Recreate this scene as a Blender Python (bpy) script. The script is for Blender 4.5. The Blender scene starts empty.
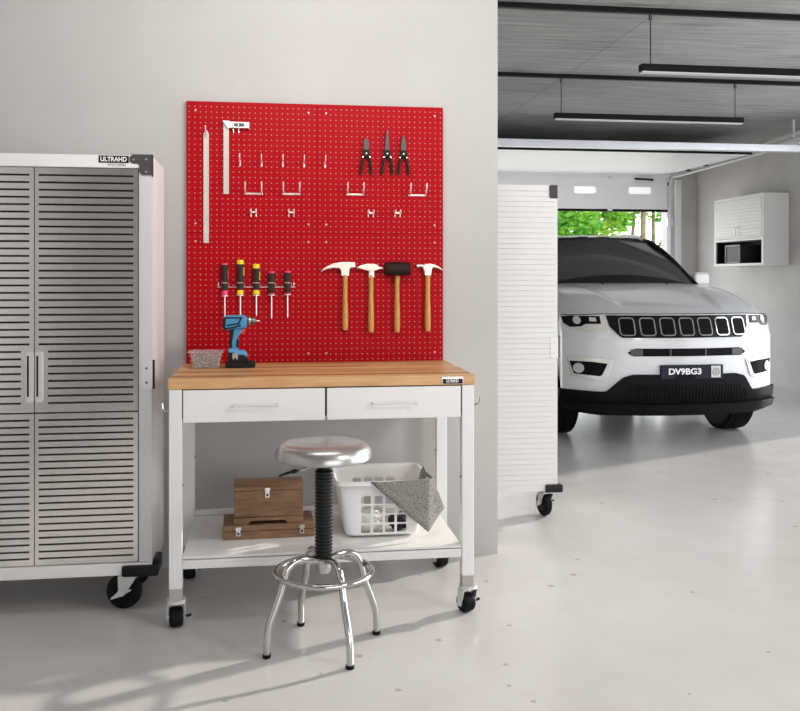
import bpy, bmesh, math, random
from mathutils import Vector, Matrix, noise
random.seed(7)
PI = math.pi
scene = bpy.context.scene
COL = scene.collection

# ------------------------------------------------------------------ materials
def new_mat(name):
    m = bpy.data.materials.new(name); m.use_nodes = True
    nt = m.node_tree; b = nt.nodes['Principled BSDF']
    return m, nt, b

def simple(name, col, rough=0.5, metal=0.0, spec=0.5, coat=0.0, emit=None, estr=0.0):
    m, nt, b = new_mat(name)
    b.inputs['Base Color'].default_value = (*col, 1)
    b.inputs['Roughness'].default_value = rough
    b.inputs['Metallic'].default_value = metal
    b.inputs['Specular IOR Level'].default_value = spec
    b.inputs['Coat Weight'].default_value = coat
    if coat: b.inputs['Coat Roughness'].default_value = 0.04
    if emit:
        b.inputs['Emission Color'].default_value = (*emit, 1)
        b.inputs['Emission Strength'].default_value = estr
    return m

def N(nt, t, **kw):
    n = nt.nodes.new(t)
    for k, v in kw.items(): setattr(n, k, v)
    return n

def math_node(nt, op, a, b=None, c=None):
    n = N(nt, 'ShaderNodeMath', operation=op)
    for i, v in enumerate((a, b, c)):
        if v is None: continue
        if isinstance(v, (int, float)): n.inputs[i].default_value = v
        else: nt.links.new(v, n.inputs[i])
    return n.outputs[0]

def ramp(nt, fac, stops, interp='LINEAR'):
    r = N(nt, 'ShaderNodeValToRGB'); r.color_ramp.interpolation = interp
    el = r.color_ramp.elements
    while len(el) < len(stops): el.new(0.5)
    for e, (p, c) in zip(el, stops): e.position = p; e.color = (*c, 1)
    nt.links.new(fac, r.inputs[0]); return r.outputs[0]

def obj_coords(nt, scale=(1, 1, 1), loc=(0, 0, 0)):
    tc = N(nt, 'ShaderNodeTexCoord'); mp = N(nt, 'ShaderNodeMapping')
    mp.inputs['Scale'].default_value = scale; mp.inputs['Location'].default_value = loc
    nt.links.new(tc.outputs['Object'], mp.inputs[0]); return mp.outputs[0]

def noise_tex(nt, vec, scale, detail=4, rough=0.5):
    n = N(nt, 'ShaderNodeTexNoise'); n.inputs['Scale'].default_value = scale
    n.inputs['Detail'].default_value = detail; n.inputs['Roughness'].default_value = rough
    nt.links.new(vec, n.inputs['Vector']); return n.outputs['Fac']

def bump(nt, b, h, strength=0.2, dist=0.01):
    n = N(nt, 'ShaderNodeBump'); n.inputs['Strength'].default_value = strength
    n.inputs['Distance'].default_value = dist
    nt.links.new(h, n.inputs['Height']); nt.links.new(n.outputs[0], b.inputs['Normal'])

def noisy(name, c0, c1, scale, rough=0.5, metal=0.0, detail=4, stretch=(1, 1, 1), bstr=0.0, spec=0.5, lo=0.3, hi=0.7):
    m, nt, b = new_mat(name)
    f = noise_tex(nt, obj_coords(nt, stretch), scale, detail)
    nt.links.new(ramp(nt, f, [(lo, c0), (hi, c1)]), b.inputs['Base Color'])
    b.inputs['Roughness'].default_value = rough; b.inputs['Metallic'].default_value = metal
    b.inputs['Specular IOR Level'].default_value = spec
    if bstr: bump(nt, b, f, bstr, 0.005)
    return m

M = {}
M['wall'] = noisy('grey_wall_paint', (.47, .452, .435), (.50, .482, .465), 3, .75, bstr=.0)
M['wall_r'] = noisy('warm_plaster', (.50, .48, .465), (.58, .56, .54), 2, .8)
M['white'] = simple('white_powder_coat', (.80, .785, .77), .38)
M['white_panel'] = simple('white_cabinet_paint', (.76, .745, .73), .42)
M['steel_stile'] = simple('light_steel_paint', (.62, .61, .60), .42, .25)
M['door_white'] = simple('white_garage_panel', (.87, .87, .88), .45)
M['chrome'] = simple('chrome', (.56, .55, .54), .08, 1.0)
M['steel'] = simple('satin_steel', (.72, .71, .69), .28, 1.0)
M['galv'] = noisy('galvanised_steel', (.70, .71, .74), (.76, .77, .80), 6, .45, .5)
M['caster_grey'] = simple('caster_stem_grey', (.42, .39, .37), .5)
M['zinc'] = simple('zinc_plate', (.75, .75, .75), .3, .8)
M['rubber'] = simple('black_rubber', (.008, .0075, .0075), .5, 0, .1)
M['black'] = simple('black_plastic', (.008, .008, .0085), .4, 0, .25)
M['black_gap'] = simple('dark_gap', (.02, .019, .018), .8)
M['dark_grey'] = simple('dark_grey_plastic', (.07, .066, .065), .5)
M['bracket'] = simple('bracket_grey', (.066, .058, .056), .5, 0, .2)
M['lamp_black'] = simple('black_lamp_housing', (.005, .005, .0055), .45, 0, .15)
M['tan'] = simple('tan_plate', (.45, .30, .18), .5)
M['text_white'] = simple('printed_white', (.85, .85, .85), .5)
M['text_grey'] = simple('printed_grey', (.30, .29, .28), .5)
M['peg_screw'] = simple('board_screw', (.55, .42, .34), .4, .3)
M['clip'] = simple('clip_grey', (.36, .35, .34), .4, .4)
M['chuck'] = simple('chuck_steel', (.20, .17, .15), .35, .8)
M['handle_satin'] = simple('satin_handle', (.78, .77, .75), .35, .3)
M['wire'] = simple('bright_wire', (.86, .80, .76), .25, .6)
M['cream_steel'] = simple('forged_pale_steel', (.83, .72, .62), .35, .35)
M['plier_steel'] = simple('plier_steel', (.085, .075, .072), .4, .6)
M['rule'] = None
M['pink'] = simple('magenta_plastic', (.75, .04, .13), .4)
M['yellow'] = simple('yellow_plastic', (.85, .58, .01), .4)
M['grip'] = simple('brown_black_grip', (.036, .025, .020), .5, 0, .15)
M['plier_grip'] = simple('dark_green_grip', (.010, .018, .013), .5, 0, .15)
M['mallet'] = simple('mallet_rubber', (.024, .013, .010), .45, 0, .12)
M['blue'] = simple('tool_blue', (.045, .24, .46), .42)
M['blue_light'] = simple('tool_blue_edge', (.09, .34, .58), .4)
M['orange'] = simple('trigger_orange', (.75, .09, .01), .4)
M['car_white'] = simple('car_white_paint', (.65, .655, .67), .28, 0, .5, .6)
M['car_black'] = noisy('textured_black_trim', (.005, .005, .0065), (.009, .009, .011), 60, .45, spec=.07)
M['gloss_black'] = simple('gloss_black', (.006, .006, .008), .2, 0, .25)
M['grille_black'] = simple('grille_mesh_black', (.003, .003, .004), .6, 0, .1)
M['glass'] = simple('tinted_glass', (.055, .052, .053), .10, 0, .7)
M['reflection_band'] = simple('dark_reflection_paint', (.003, .003, .003), .35)  # colour of the dark reflection painted on the windshield
M['lens'] = simple('lamp_lens', (.62, .61, .60), .15, .2)
M['drl'] = simple('light_strip', (.78, .76, .72), .2, .3)
M['plate_navy'] = simple('plate_navy', (.013, .016, .028), .5, 0, .2)
M['rim'] = simple('alloy_rim', (.35, .33, .28), .35, .8)
M['cloth_white'] = noisy('white_cloth', (.62, .60, .58), (.78, .76, .74), 12, .9)
M['cloth_dark'] = noisy('dark_cloth', (.01, .01, .012), (.05, .05, .05), 12, .9)
M['crate'] = simple('dark_box', (.035, .030, .029), .5)
M['crate_edge'] = simple('dark_box_edge', (.19, .165, .15), .5)
M['window'] = simple('glowing_frosted_pane', (.86, .87, .88), .15, 0, .5, 0, (1, 1, 1), 0.5)  # emission paints a glow into the door panes; they are no lamp
M['diffuser'] = simple('lamp_diffuser', (.62, .61, .60), .4)
M['bellow'] = simple('bellow_black', (.012, .0115, .0115), .33, 0, .35)

def mat_floor():
    m, nt, b = new_mat('polished_concrete_floor')
    v = obj_coords(nt)
    big = noise_tex(nt, v, .9, 5, .55); mid = noise_tex(nt, v, 4.5, 6, .6)
    f = math_node(nt, 'ADD', math_node(nt, 'MULTIPLY', big, .6), math_node(nt, 'MULTIPLY', mid, .4))
    base = ramp(nt, f, [(.30, (.485, .468, .45)), (.50, (.525, .514, .502)), (.72, (.56, .552, .545))])
    vo = N(nt, 'ShaderNodeTexVoronoi'); vo.inputs['Scale'].default_value = 8.0; vo.inputs['Randomness'].default_value = 1
    nt.links.new(v, vo.inputs['Vector'])
    sel = N(nt, 'ShaderNodeSeparateColor'); nt.links.new(vo.outputs['Color'], sel.inputs[0])
    sp = math_node(nt, 'LESS_THAN', vo.outputs['Distance'], math_node(nt, 'MULTIPLY', sel.outputs[1], .13))
    sp = math_node(nt, 'MULTIPLY', sp, math_node(nt, 'GREATER_THAN', sel.outputs[0], .25))
    mx = N(nt, 'ShaderNodeMixRGB'); nt.links.new(math_node(nt, 'MULTIPLY', sp, .55), mx.inputs[0])
    nt.links.new(base, mx.inputs[1]); mx.inputs[2].default_value = (.22, .19, .17, 1)
    nt.links.new(mx.outputs[0], b.inputs['Base Color'])
    nt.links.new(ramp(nt, mid, [(.3, (.19,) * 3), (.75, (.23,) * 3)]), b.inputs['Roughness'])
    b.inputs['Specular IOR Level'].default_value = .5
    return m
M['floor'] = mat_floor()

def mat_ceiling():
    m, nt, b = new_mat('board_marked_concrete')
    v = obj_coords(nt, (1.2, 16, 1)); f = noise_tex(nt, v, 1.3, 8, .65)
    v2 = obj_coords(nt, (1, 1, 1)); g = noise_tex(nt, v2, 1.1, 4)
    h = math_node(nt, 'ADD', math_node(nt, 'MULTIPLY', f, .65), math_node(nt, 'MULTIPLY', g, .35))
    c = ramp(nt, h, [(.34, (.14, .138, .136)), (.43, (.30, .297, .294)), (.52, (.36, .356, .352)), (.64, (.47, .465, .46))])
    sx = N(nt, 'ShaderNodeSeparateXYZ'); nt.links.new(v2, sx.inputs[0])
    seam = math_node(nt, 'LESS_THAN', math_node(nt, 'ABSOLUTE', math_node(nt, 'SUBTRACT', sx.outputs[0], 2.51)), .011)
    mx = N(nt, 'ShaderNodeMixRGB'); nt.links.new(math_node(nt, 'MULTIPLY', seam, .28), mx.inputs[0])
    nt.links.new(c, mx.inputs[1]); mx.inputs[2].default_value = (.11, .11, .11, 1)
    nt.links.new(mx.outputs[0], b.inputs['Base Color']); b.inputs['Roughness'].default_value = .85
    bump(nt, b, f, .6, .012)
    return m
M['ceiling'] = mat_ceiling()

def mat_pegboard():
    m, nt, b = new_mat('red_perforated_board')
    tc = N(nt, 'ShaderNodeTexCoord'); s = N(nt, 'ShaderNodeSeparateXYZ'); nt.links.new(tc.outputs['Object'], s.inputs[0])
    p = .0254
    fx = math_node(nt, 'SUBTRACT', math_node(nt, 'FRACT', math_node(nt, 'DIVIDE', s.outputs[0], p)), .5)
    fz = math_node(nt, 'SUBTRACT', math_node(nt, 'FRACT', math_node(nt, 'DIVIDE', s.outputs[2], p)), .5)
    d = math_node(nt, 'SQRT', math_node(nt, 'ADD', math_node(nt, 'MULTIPLY', fx, fx), math_node(nt, 'MULTIPLY', fz, fz)))
    hole = math_node(nt, 'LESS_THAN', d, .115)
    mx = N(nt, 'ShaderNodeMixRGB'); nt.links.new(hole, mx.inputs[0])
    mx.inputs[1].default_value = (.38, .0018, .007, 1); mx.inputs[2].default_value = (.38, .23, .175, 1)
    nt.links.new(mx.outputs[0], b.inputs['Base Color']); b.inputs['Roughness'].default_value = .45
    b.inputs['Specular IOR Level'].default_value = .08
    return m
M['peg'] = mat_pegboard()
M['peg_edge'] = simple('red_board_edge', (.45, .006, .012), .5)

def mat_strips(name, cols, width, axis, rough=.4, stretch=(1.5, 26, 26)):
    """laminated timber: strips of their own tone along X"""
    m, nt, b = new_mat(name)
    v = obj_coords(nt); s = N(nt, 'ShaderNodeSeparateXYZ'); nt.links.new(v, s.inputs[0])
    k = math_node(nt, 'FLOOR', math_node(nt, 'DIVIDE', s.outputs[axis], width))
    seg = math_node(nt, 'FLOOR', math_node(nt, 'ADD', math_node(nt, 'MULTIPLY', s.outputs[0], 1.3), math_node(nt, 'MULTIPLY', k, .37)))
    wn = N(nt, 'ShaderNodeTexWhiteNoise', noise_dimensions='2D')
    cb = N(nt, 'ShaderNodeCombineXYZ'); nt.links.new(k, cb.inputs[0]); nt.links.new(seg, cb.inputs[1]); nt.links.new(cb.outputs[0], wn.inputs['Vector'])
    g = noise_tex(nt, obj_coords(nt, stretch), 3.0, 6, .6)
    f = math_node(nt, 'ADD', math_node(nt, 'MULTIPLY', wn.outputs['Value'], .6), math_node(nt, 'MULTIPLY', g, .4))
    nt.links.new(ramp(nt, f, cols), b.inputs['Base Color']); b.inputs['Roughness'].default_value = rough
    return m
M['butcher'] = mat_strips('butcher_block', [(.18, (.22, .095, .03)), (.42, (.48, .245, .09)), (.75, (.72, .46, .22))], .042, 1, .38)
M['butcher_edge'] = noisy('butcher_block_edge', (.56, .29, .12), (.68, .40, .19), 2.5, .4, stretch=(3, 20, 20))
M['chest_wood'] = noisy('walnut_veneer', (.155, .078, .036), (.28, .155, .078), 3.2, .5, stretch=(4, 22, 22), detail=7)
M['chest_dark'] = noisy('walnut_shadowed_top', (.15, .075, .035), (.26, .145, .075), 3.2, .5, stretch=(4, 22, 22), detail=7)
M['handle_wood'] = noisy('hickory_handle', (.46, .205, .035), (.62, .31, .08), 6, .35, stretch=(30, 30, 3))

def mat_brushed():
    m, nt, b = new_mat('brushed_stainless')
    f = noise_tex(nt, obj_coords(nt, (160, 160, 1.5)), 3, 3)
    nt.links.new(ramp(nt, f, [(.3, (.88, .86, .84)), (.7, (.90, .88, .86))]), b.inputs['Base Color'])
    b.inputs['Metallic'].default_value = 1.0; b.inputs['Roughness'].default_value = .16
    return m
M['brushed'] = mat_brushed()

def mat_rule():
    m, nt, b = new_mat('graduated_steel_rule')
    v = obj_coords(nt); s = N(nt, 'ShaderNodeSeparateXYZ'); nt.links.new(v, s.inputs[0])
    fz = math_node(nt, 'FRACT', math_node(nt, 'DIVIDE', s.outputs[2], .010))
    tick = math_node(nt, 'LESS_THAN', fz, .22)
    edge = math_node(nt, 'GREATER_THAN', math_node(nt, 'ABSOLUTE', s.outputs[0]), .004)
    mx = N(nt, 'ShaderNodeMixRGB'); nt.links.new(math_node(nt, 'MULTIPLY', math_node(nt, 'MULTIPLY', tick, edge), .55), mx.inputs[0])
    mx.inputs[1].default_value = (.60, .55, .49, 1); mx.inputs[2].default_value = (.25, .21, .19, 1)
    nt.links.new(mx.outputs[0], b.inputs['Base Color']); b.inputs['Roughness'].default_value = .4; b.inputs['Metallic'].default_value = .2
    return m
M['rule'] = mat_rule()

def mat_towel():
    m, nt, b = new_mat('grey_terry')
    f = noise_tex(nt, obj_coords(nt), 170, 3, .6)
    nt.links.new(ramp(nt, f, [(.35, (.16, .15, .138)), (.65, (.36, .345, .32))]), b.inputs['Base Color'])
    b.inputs['Roughness'].default_value = .95; bump(nt, b, f, .8, .004)
    return m
M['towel'] = mat_towel()

def mat_clear():
    m, nt, b = new_mat('clear_plastic')
    out = nt.nodes['Material Output']
    b.inputs['Base Color'].default_value = (.66, .62, .60, 1); b.inputs['Roughness'].default_value = .25
    t = N(nt, 'ShaderNodeBsdfTransparent'); mx = N(nt, 'ShaderNodeMixShader'); mx.inputs[0].default_value = .22
    nt.links.new(t.outputs[0], mx.inputs[1]); nt.links.new(b.outputs[0], mx.inputs[2]); nt.links.new(mx.outputs[0], out.inputs[0])
    return m
M['clear'] = mat_clear()

def mat_leaf(name, c0, c1):
    m, nt, b = new_mat(name)
    out = nt.nodes['Material Output']
    f = noise_tex(nt, obj_coords(nt), 2.2, 3)
    c = ramp(nt, f, [(.35, c0), (.65, c1)])
    nt.links.new(c, b.inputs['Base Color']); b.inputs['Roughness'].default_value = .6
    t = N(nt, 'ShaderNodeBsdfTranslucent'); nt.links.new(c, t.inputs[0])
    mx = N(nt, 'ShaderNodeMixShader'); mx.inputs[0].default_value = .5
    nt.links.new(b.outputs[0], mx.inputs[1]); nt.links.new(t.outputs[0], mx.inputs[2]); nt.links.new(mx.outputs[0], out.inputs[0])
    return m
M['leaf'] = mat_leaf('bright_leaves', (.03, .20, .015), (.22, .50, .05))
M['leaf_y'] = mat_leaf('yellow_green_leaves', (.12, .36, .03), (.48, .60, .08))
M['bark'] = noisy('bark', (.10, .08, .04), (.24, .20, .11), 8, .9)
M['grass'] = noisy('grass', (.10, .26, .05), (.22, .40, .10), 6, .95)
M['drive'] = noisy('pale_driveway', (.66, .63, .58), (.76, .73, .68), 4, .9)

# ------------------------------------------------------------------ mesh helpers
def B(): return bmesh.new()

def merge(bm, src):
    me = bpy.data.meshes.new('tmp'); src.to_mesh(me); src.free(); bm.from_mesh(me); bpy.data.meshes.remove(me)

def box(bm, x0, x1, y0, y1, z0, z1, bev=0.0, seg=2):
    t = bmesh.new()
    r = bmesh.ops.create_cube(t, size=1)
    for v in t.verts:
        v.co = Vector(((x0 + x1) / 2 + v.co.x * (x1 - x0), (y0 + y1) / 2 + v.co.y * (y1 - y0), (z0 + z1) / 2 + v.co.z * (z1 - z0)))
    if bev > 0: bmesh.ops.bevel(t, geom=t.edges[:], offset=bev, segments=seg, profile=.5, affect='EDGES')
    merge(bm, t); return bm

def frame_for(d):
    d = d.normalized(); a = Vector((0, 0, 1)) if abs(d.z) < .9 else Vector((1, 0, 0))
    u = d.cross(a).normalized(); return u, d.cross(u).normalized()

def tube(bm, pts, r, seg=10, caps=True, closed=False):
    """round bar along pts; r a number or one per point"""
    pts = [Vector(p) for p in pts]; n = len(pts)
    rs = r if isinstance(r, (list, tuple)) else [r] * n
    t = bmesh.new(); rings = []; u = None
    for i, p in enumerate(pts):
        if closed: d = pts[(i + 1) % n] - pts[i - 1]
        else: d = pts[min(i + 1, n - 1)] - pts[max(i - 1, 0)]
        d.normalize()
        if u is None: u, w = frame_for(d)
        else:
            u = (u - d * u.dot(d)).normalized(); w = d.cross(u).normalized()
        rings.append([t.verts.new(p + (u * math.cos(2 * PI * k / seg) + w * math.sin(2 * PI * k / seg)) * rs[i]) for k in range(seg)])
    m = n if closed else n - 1
    for i in range(m):
        a, b_ = rings[i], rings[(i + 1) % n]
        for k in range(seg):
            t.faces.new((a[k], a[(k + 1) % seg], b_[(k + 1) % seg], b_[k]))
    if caps and not closed:
        t.faces.new(rings[0][::-1]); t.faces.new(rings[-1])
    bmesh.ops.recalc_face_normals(t, faces=t.faces[:]); merge(bm, t); return bm

def smooth_path(pts, k=6):
    """Catmull-Rom through pts"""
    P = [Vector(p) for p in pts]; P = [2 * P[0] - P[1]] + P + [2 * P[-1] - P[-2]]
    out = []
    for i in range(1, len(P) - 2):
        for j in range(k):
            t = j / k; a, b_, c, d = P[i - 1], P[i], P[i + 1], P[i + 2]
            out.append(.5 * ((2 * b_) + (c - a) * t + (2 * a - 5 * b_ + 4 * c - d) * t * t + (3 * b_ - a - 3 * c + d) * t ** 3))
    out.append(P[-2]); return out

def lathe(bm, prof, seg=32, axis='z', c=(0, 0, 0)):
    """prof: list of (radius, height)"""
    t = bmesh.new(); rings = []
    def pt(r, h, a):
        x, y = r * math.cos(a), r * math.sin(a)
        v = {'z': (x, y, h), 'y': (x, h, y), 'x': (h, x, y)}[axis]
        return Vector(v) + Vector(c)
    for r, h in prof:
        if r < 1e-6: rings.append([t.verts.new(pt(0, h, 0))])
        else: rings.append([t.verts.new(pt(r, h, 2 * PI * k / seg)) for k in range(seg)])
    for a, b_ in zip(rings, rings[1:]):
        for k in range(seg):
            k2 = (k + 1) % seg
            if len(a) == 1 and len(b_) == 1: continue
            if len(a) == 1: t.faces.new((a[0], b_[k], b_[k2]))
            elif len(b_) == 1: t.faces.new((a[k], a[k2], b_[0]))
            else: t.faces.new((a[k], a[k2], b_[k2], b_[k]))
    for rg, rev in ((rings[0], True), (rings[-1], False)):
        if len(rg) > 1: t.faces.new(rg[::-1] if rev else rg)
    bmesh.ops.recalc_face_normals(t, faces=t.faces[:]); merge(bm, t); return bm

def prism(bm, poly, d0, d1, plane='xz', bev=0.0, seg=2):
    """extrude a 2D outline; plane xz runs along y, xy along z, yz along x"""
    t = bmesh.new()
    def pt(a, b_, d): return {'xz': (a, d, b_), 'xy': (a, b_, d), 'yz': (d, a, b_)}[plane]
    v0 = [t.verts.new(pt(a, b_, d0)) for a, b_ in poly]; v1 = [t.verts.new(pt(a, b_, d1)) for a, b_ in poly]
    n = len(poly)
    f0 = t.faces.new(v0); f1 = t.faces.new(v1[::-1])
    for i in range(n): t.faces.new((v0[i], v1[i], v1[(i + 1) % n], v0[(i + 1) % n]))
    bmesh.ops.recalc_face_normals(t, faces=t.faces[:])
    if bev > 0:
        es = [e for f in (f0, f1) for e in f.edges]
        bmesh.ops.bevel(t, geom=list(set(es)), offset=bev, segments=seg, profile=.5, affect='EDGES')
    merge(bm, t); return bm

def rrect(x0, x1, z0, z1, r, k=4):
    out = []
    for cx, cz, a0 in ((x1 - r, z1 - r, 0), (x0 + r, z1 - r, 90), (x0 + r, z0 + r, 180), (x1 - r, z0 + r, 270)):
        for j in range(k + 1):
            a = math.radians(a0 + 90 * j / k); out.append((cx + r * math.cos(a), cz + r * math.sin(a)))
    return out

def xform(bm, mat): bmesh.ops.transform(bm, matrix=mat, verts=bm.verts[:]); return bm

def O(name, bm, mat, parent=None, smooth=True, loc=None):
    me = bpy.data.meshes.new(name); bm.to_mesh(me); bm.free()
    mats = mat if isinstance(mat, list) else [mat]
    for m in mats: me.materials.append(m)
    o = bpy.data.objects.new(name, me); COL.objects.link(o)
    if parent: o.parent = parent
    if loc: o.location = loc
    if smooth:
        for p in me.polygons: p.use_smooth = True
        try: me.set_sharp_from_angle(angle=math.radians(38))
        except Exception: pass
        wn = o.modifiers.new('weighted', 'WEIGHTED_NORMAL'); wn.keep_sharp = True
    return o

def tag(o, label, cat, group=None, kind=None):
    if label: o['label'] = label
    if cat: o['category'] = cat
    if group: o['group'] = group
    if kind: o['kind'] = kind
    return o

def thing(name, label, cat, loc=(0, 0, 0), rotz=0, group=None):
    o = bpy.data.objects.new(name, None); COL.objects.link(o); o.empty_display_size = .05
    o.location = loc; o.rotation_euler = (0, 0, rotz)
    return tag(o, label, cat, group)

def struct(name, bm, mat, smooth=False):
    o = O(name, bm, mat, None, smooth); o['kind'] = 'structure'; return o

def copy_tree(o, parent=None):
    c = o.copy(); COL.objects.link(c)
    if parent: c.parent = parent
    for ch in list(o.children): copy_tree(ch, c)
    return c

def dup(o, loc, label, rotz=None):
    c = copy_tree(o); c.location = loc; c['label'] = label
    if rotz is not None: c.rotation_euler = (0, 0, rotz)
    return c

def text_bm(txt, size, loc, rot=(PI / 2, 0, 0), width=None, extrude=.0004, bold=0.0, align='CENTER'):
    cu = bpy.data.curves.new('txt', 'FONT'); cu.body = txt; cu.size = size; cu.extrude = extrude; cu.offset = bold
    cu.align_x = align; cu.align_y = 'CENTER'
    ob = bpy.data.objects.new('txt', cu); COL.objects.link(ob)
    dg = bpy.context.evaluated_depsgraph_get(); me = bpy.data.meshes.new_from_object(ob.evaluated_get(dg))
    bm = bmesh.new(); bm.from_mesh(me); bpy.data.objects.remove(ob); bpy.data.curves.remove(cu); bpy.data.meshes.remove(me)
    xs = [v.co.x for v in bm.verts]; w = max(xs) - min(xs)
    sx = (width / w) if width else 1
    from mathutils import Euler
    mt = Matrix.Translation(loc) @ Euler(rot).to_matrix().to_4x4() @ Matrix.Diagonal((sx, 1, 1, 1))
    return xform(bm, mt)

# ------------------------------------------------------------------ camera
F_PX, YAW, HOR, CAM_H = 905.7, .1409, 276.3, 1.367
cam = bpy.data.cameras.new('camera'); camo = bpy.data.objects.new('camera', cam); COL.objects.link(camo)
cam.sensor_fit = 'HORIZONTAL'; cam.sensor_width = 36; cam.lens = F_PX / 800 * 36
cam.shift_y = (HOR - 355.5) / 800
camo.location = (0, 0, CAM_H); camo.rotation_euler = (PI / 2, 0, -YAW)
cam.clip_end = 200
scene.camera = camo

# ------------------------------------------------------------------ setting
CEIL = 3.1
XL, XR, YB = -2.6, 6.2, 12.6
struct('floor', box(B(), XL - .2, 9.5, -4.5, YB + .3, -.12, 0), M['floor'])
struct('ceiling', box(B(), XL - .2, XR + .2, -4.5, YB + .3, CEIL, CEIL + .2), M['ceiling'])
bm = B(); box(bm, XL - .2, .5, -4.7, -4.5, 0, CEIL); box(bm, .5, 9.5, -4.7, -4.5, 2.6, CEIL)  # opening in this unseen wall is added to let in sky fill
struct('wall_front', bm, simple('dark_back_wall', (.56, .53, .50), .8))
struct('wall_left', box(B(), XL - .2, XL, -4.5, YB + .2, 0, CEIL), simple('light_side_wall', (.72, .70, .68), .8))
struct('wall_center', box(B(), XL, 1.105, 4.36, 4.50, 0, CEIL), M['wall'])
bm = B(); box(bm, XL, .3, YB, YB + .2, 0, CEIL); box(bm, 5.742, XR + .2, YB, YB + .2, 0, CEIL); box(bm, .3, 5.742, YB, YB + .2, 2.86, CEIL)
struct('wall_back', bm, M['wall_r'])
bm = B(); box(bm, XR, XR + .2, 8.1, YB, 0, CEIL); box(bm, XR, XR + .2, -4.5, 0.5, 0, CEIL)
struct('wall_right', bm, M['wall_r'])
struct('trim_1', box(B(), 5.86, 5.95, YB - .035, YB, 0, 2.78, .004), M['door_white'])
struct('trim_2', box(B(), .20, .28, YB - .035, YB, 0, 2.78, .004), M['door_white'])
struct('driveway', box(B(), -12, 20, YB + .3, 23, -.12, -.01), M['drive'])
struct('lawn', box(B(), -20, 30, 23, 45, -.12, -.005), M['grass'])

# steel beam
t = thing('steel_beam', 'long silver steel beam under the ceiling in front of the raised garage door', 'beam', (2.0, 9.05, 2.70))
O('beam', box(B(), XL - 2.0 + .0, XR - 2.0, -.05, .05, 0, .075, .006), M['galv'], t)
for x in (-3.2, 0.1): O('hanger', box(B(), x - .02, x + .02, -.02, .02, .075, .40), M['galv'], t)

# ------------------------------------------------------------------ lighting tracks + pendant lamps
LAMPS = []
for i, (y, lab) in enumerate(((5.58, 'black ceiling track nearest the viewer, carrying the upper pendant lamp'), (7.50, 'black ceiling track farther back, carrying the lower pendant lamp'))):
    t = thing('ceiling_track', lab, 'lighting track', (2.0, y, CEIL), 0, 'black ceiling tracks')
    O('rail', box(B(), -4.5, 4.15, -.02, .02, -.035, 0, .003), M['lamp_black'], t)
def pendant(loc, label, wires):
    t = thing('pendant_lamp', label, 'lamp', loc, 0, 'linear pendant lamps')
    h = .048
    O('housing', box(B(), 0, 1.72, -.03, .03, .012, h + .012, .003), M['lamp_black'], t)
    O('diffuser', box(B(), .006, 1.714, -.026, .026, .004, .0125), M['diffuser'], t)
    for x in wires:
        w = O('wire', tube(B(), [(x, 0, h + .01), (x, 0, 3.062 - loc[2])], .0035, 8), M['black'], t)
        O('ferrule', lathe(B(), [(.010, 3.025 - loc[2]), (.012, 3.03 - loc[2]), (.012, 3.063 - loc[2])], 12, 'z', (x, 0, 0)), M['dark_grey'], w)
    return t
pendant((2.36, 5.58, 2.678), 'black linear pendant lamp on the nearer track, higher in view', (.07, 1.62))
pendant((2.40, 7.50, 2.706), 'black linear pendant lamp on the farther track, lower in view', (.06, 1.65))

# ------------------------------------------------------------------ garage door
t = thing('garage_door', 'half-raised white sectional garage door curving up over the car', 'garage door', (3.1, 12.5, 0))
box_bm = B()
def door_poly(y0, z0, y1, z1, th=.045):
    d = Vector((y1 - y0, z1 - z0)).normalized(); nrm = Vector((-d.y, d.x)) * th
    return [(y0, z0), (y1, z1), (y1 + nrm.x, z1 + nrm.y), (y0 + nrm.x, z0 + nrm.y)]
XD0, XD1, XO = -2.70, 2.565, 2.43
O('panel', prism(B(), [(-.03, 2.335), (-.03, 2.806), (.015, 2.826), (.015, 2.335)], XD0, XD1 + .055, 'yz', .003), M['door_white'], t)
for (a, b_) in (((-.10, 2.835), (-.66, 2.80)), ((-.665, 2.80), (-1.44, 2.80)), ((-1.445, 2.80), (-2.62, 2.79))):
    O('panel', prism(B(), [(a[0], a[1]), (b_[0], b_[1]), (b_[0], b_[1] + .045), (a[0], a[1] + .045)], XD0, XO, 'yz', .003), M['door_white'], t)
O('panel', prism(B(), [(-.03, 2.800), (-.105, 2.832), (-.105, 2.878), (.015, 2.83)], XD0, XD1 + .05, 'yz', .002), M['door_white'], t)
O('bottom_seal', box(B(), XD0, XD1 + .055, -.03, .02, 2.300, 2.335, .004), M['rubber'], t)
O('top_seal', box(B(), XD0, XO, -2.655, -2.62, 2.785, 2.84, .004), M['rubber'], t)
for x0, x1 in ((1.166, 1.512), (1.982, 2.34)):
    w = O('window_frame', prism(B(), rrect(x0, x1, 2.545, 2.662, .03), -.042, -.03, 'xz', .003), M['door_white'], t)
    O('pane', prism(B(), rrect(x0 + .012, x1 - .012, 2.555, 2.652, .025), -.045, -.041, 'xz'), M['window'], w)
bm = B(); tube(bm, smooth_path([(2.10, -.03, 2.775), (2.12, -.07, 2.77), (2.33, -.07, 2.762), (2.35, -.03, 2.757)]), .014, 8)
O('pull_handle', bm, M['black'], t)
O('lock_knob', lathe(B(), [(.0, -.065), (.024, -.06), (.026, -.03)], 16, 'y', (2.61, 0, 2.705)), M['black'], t)
for x in (-.1, 1.72): O('hinge', box(B(), x - .03, x + .03, -.045, -.03, 2.77, 2.80, .003), M['galv'], t)
O('seal_clip', box(B(), 1.68, 1.75, -.05, -.03, 2.31, 2.36, .003), M['galv'], t)

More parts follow.
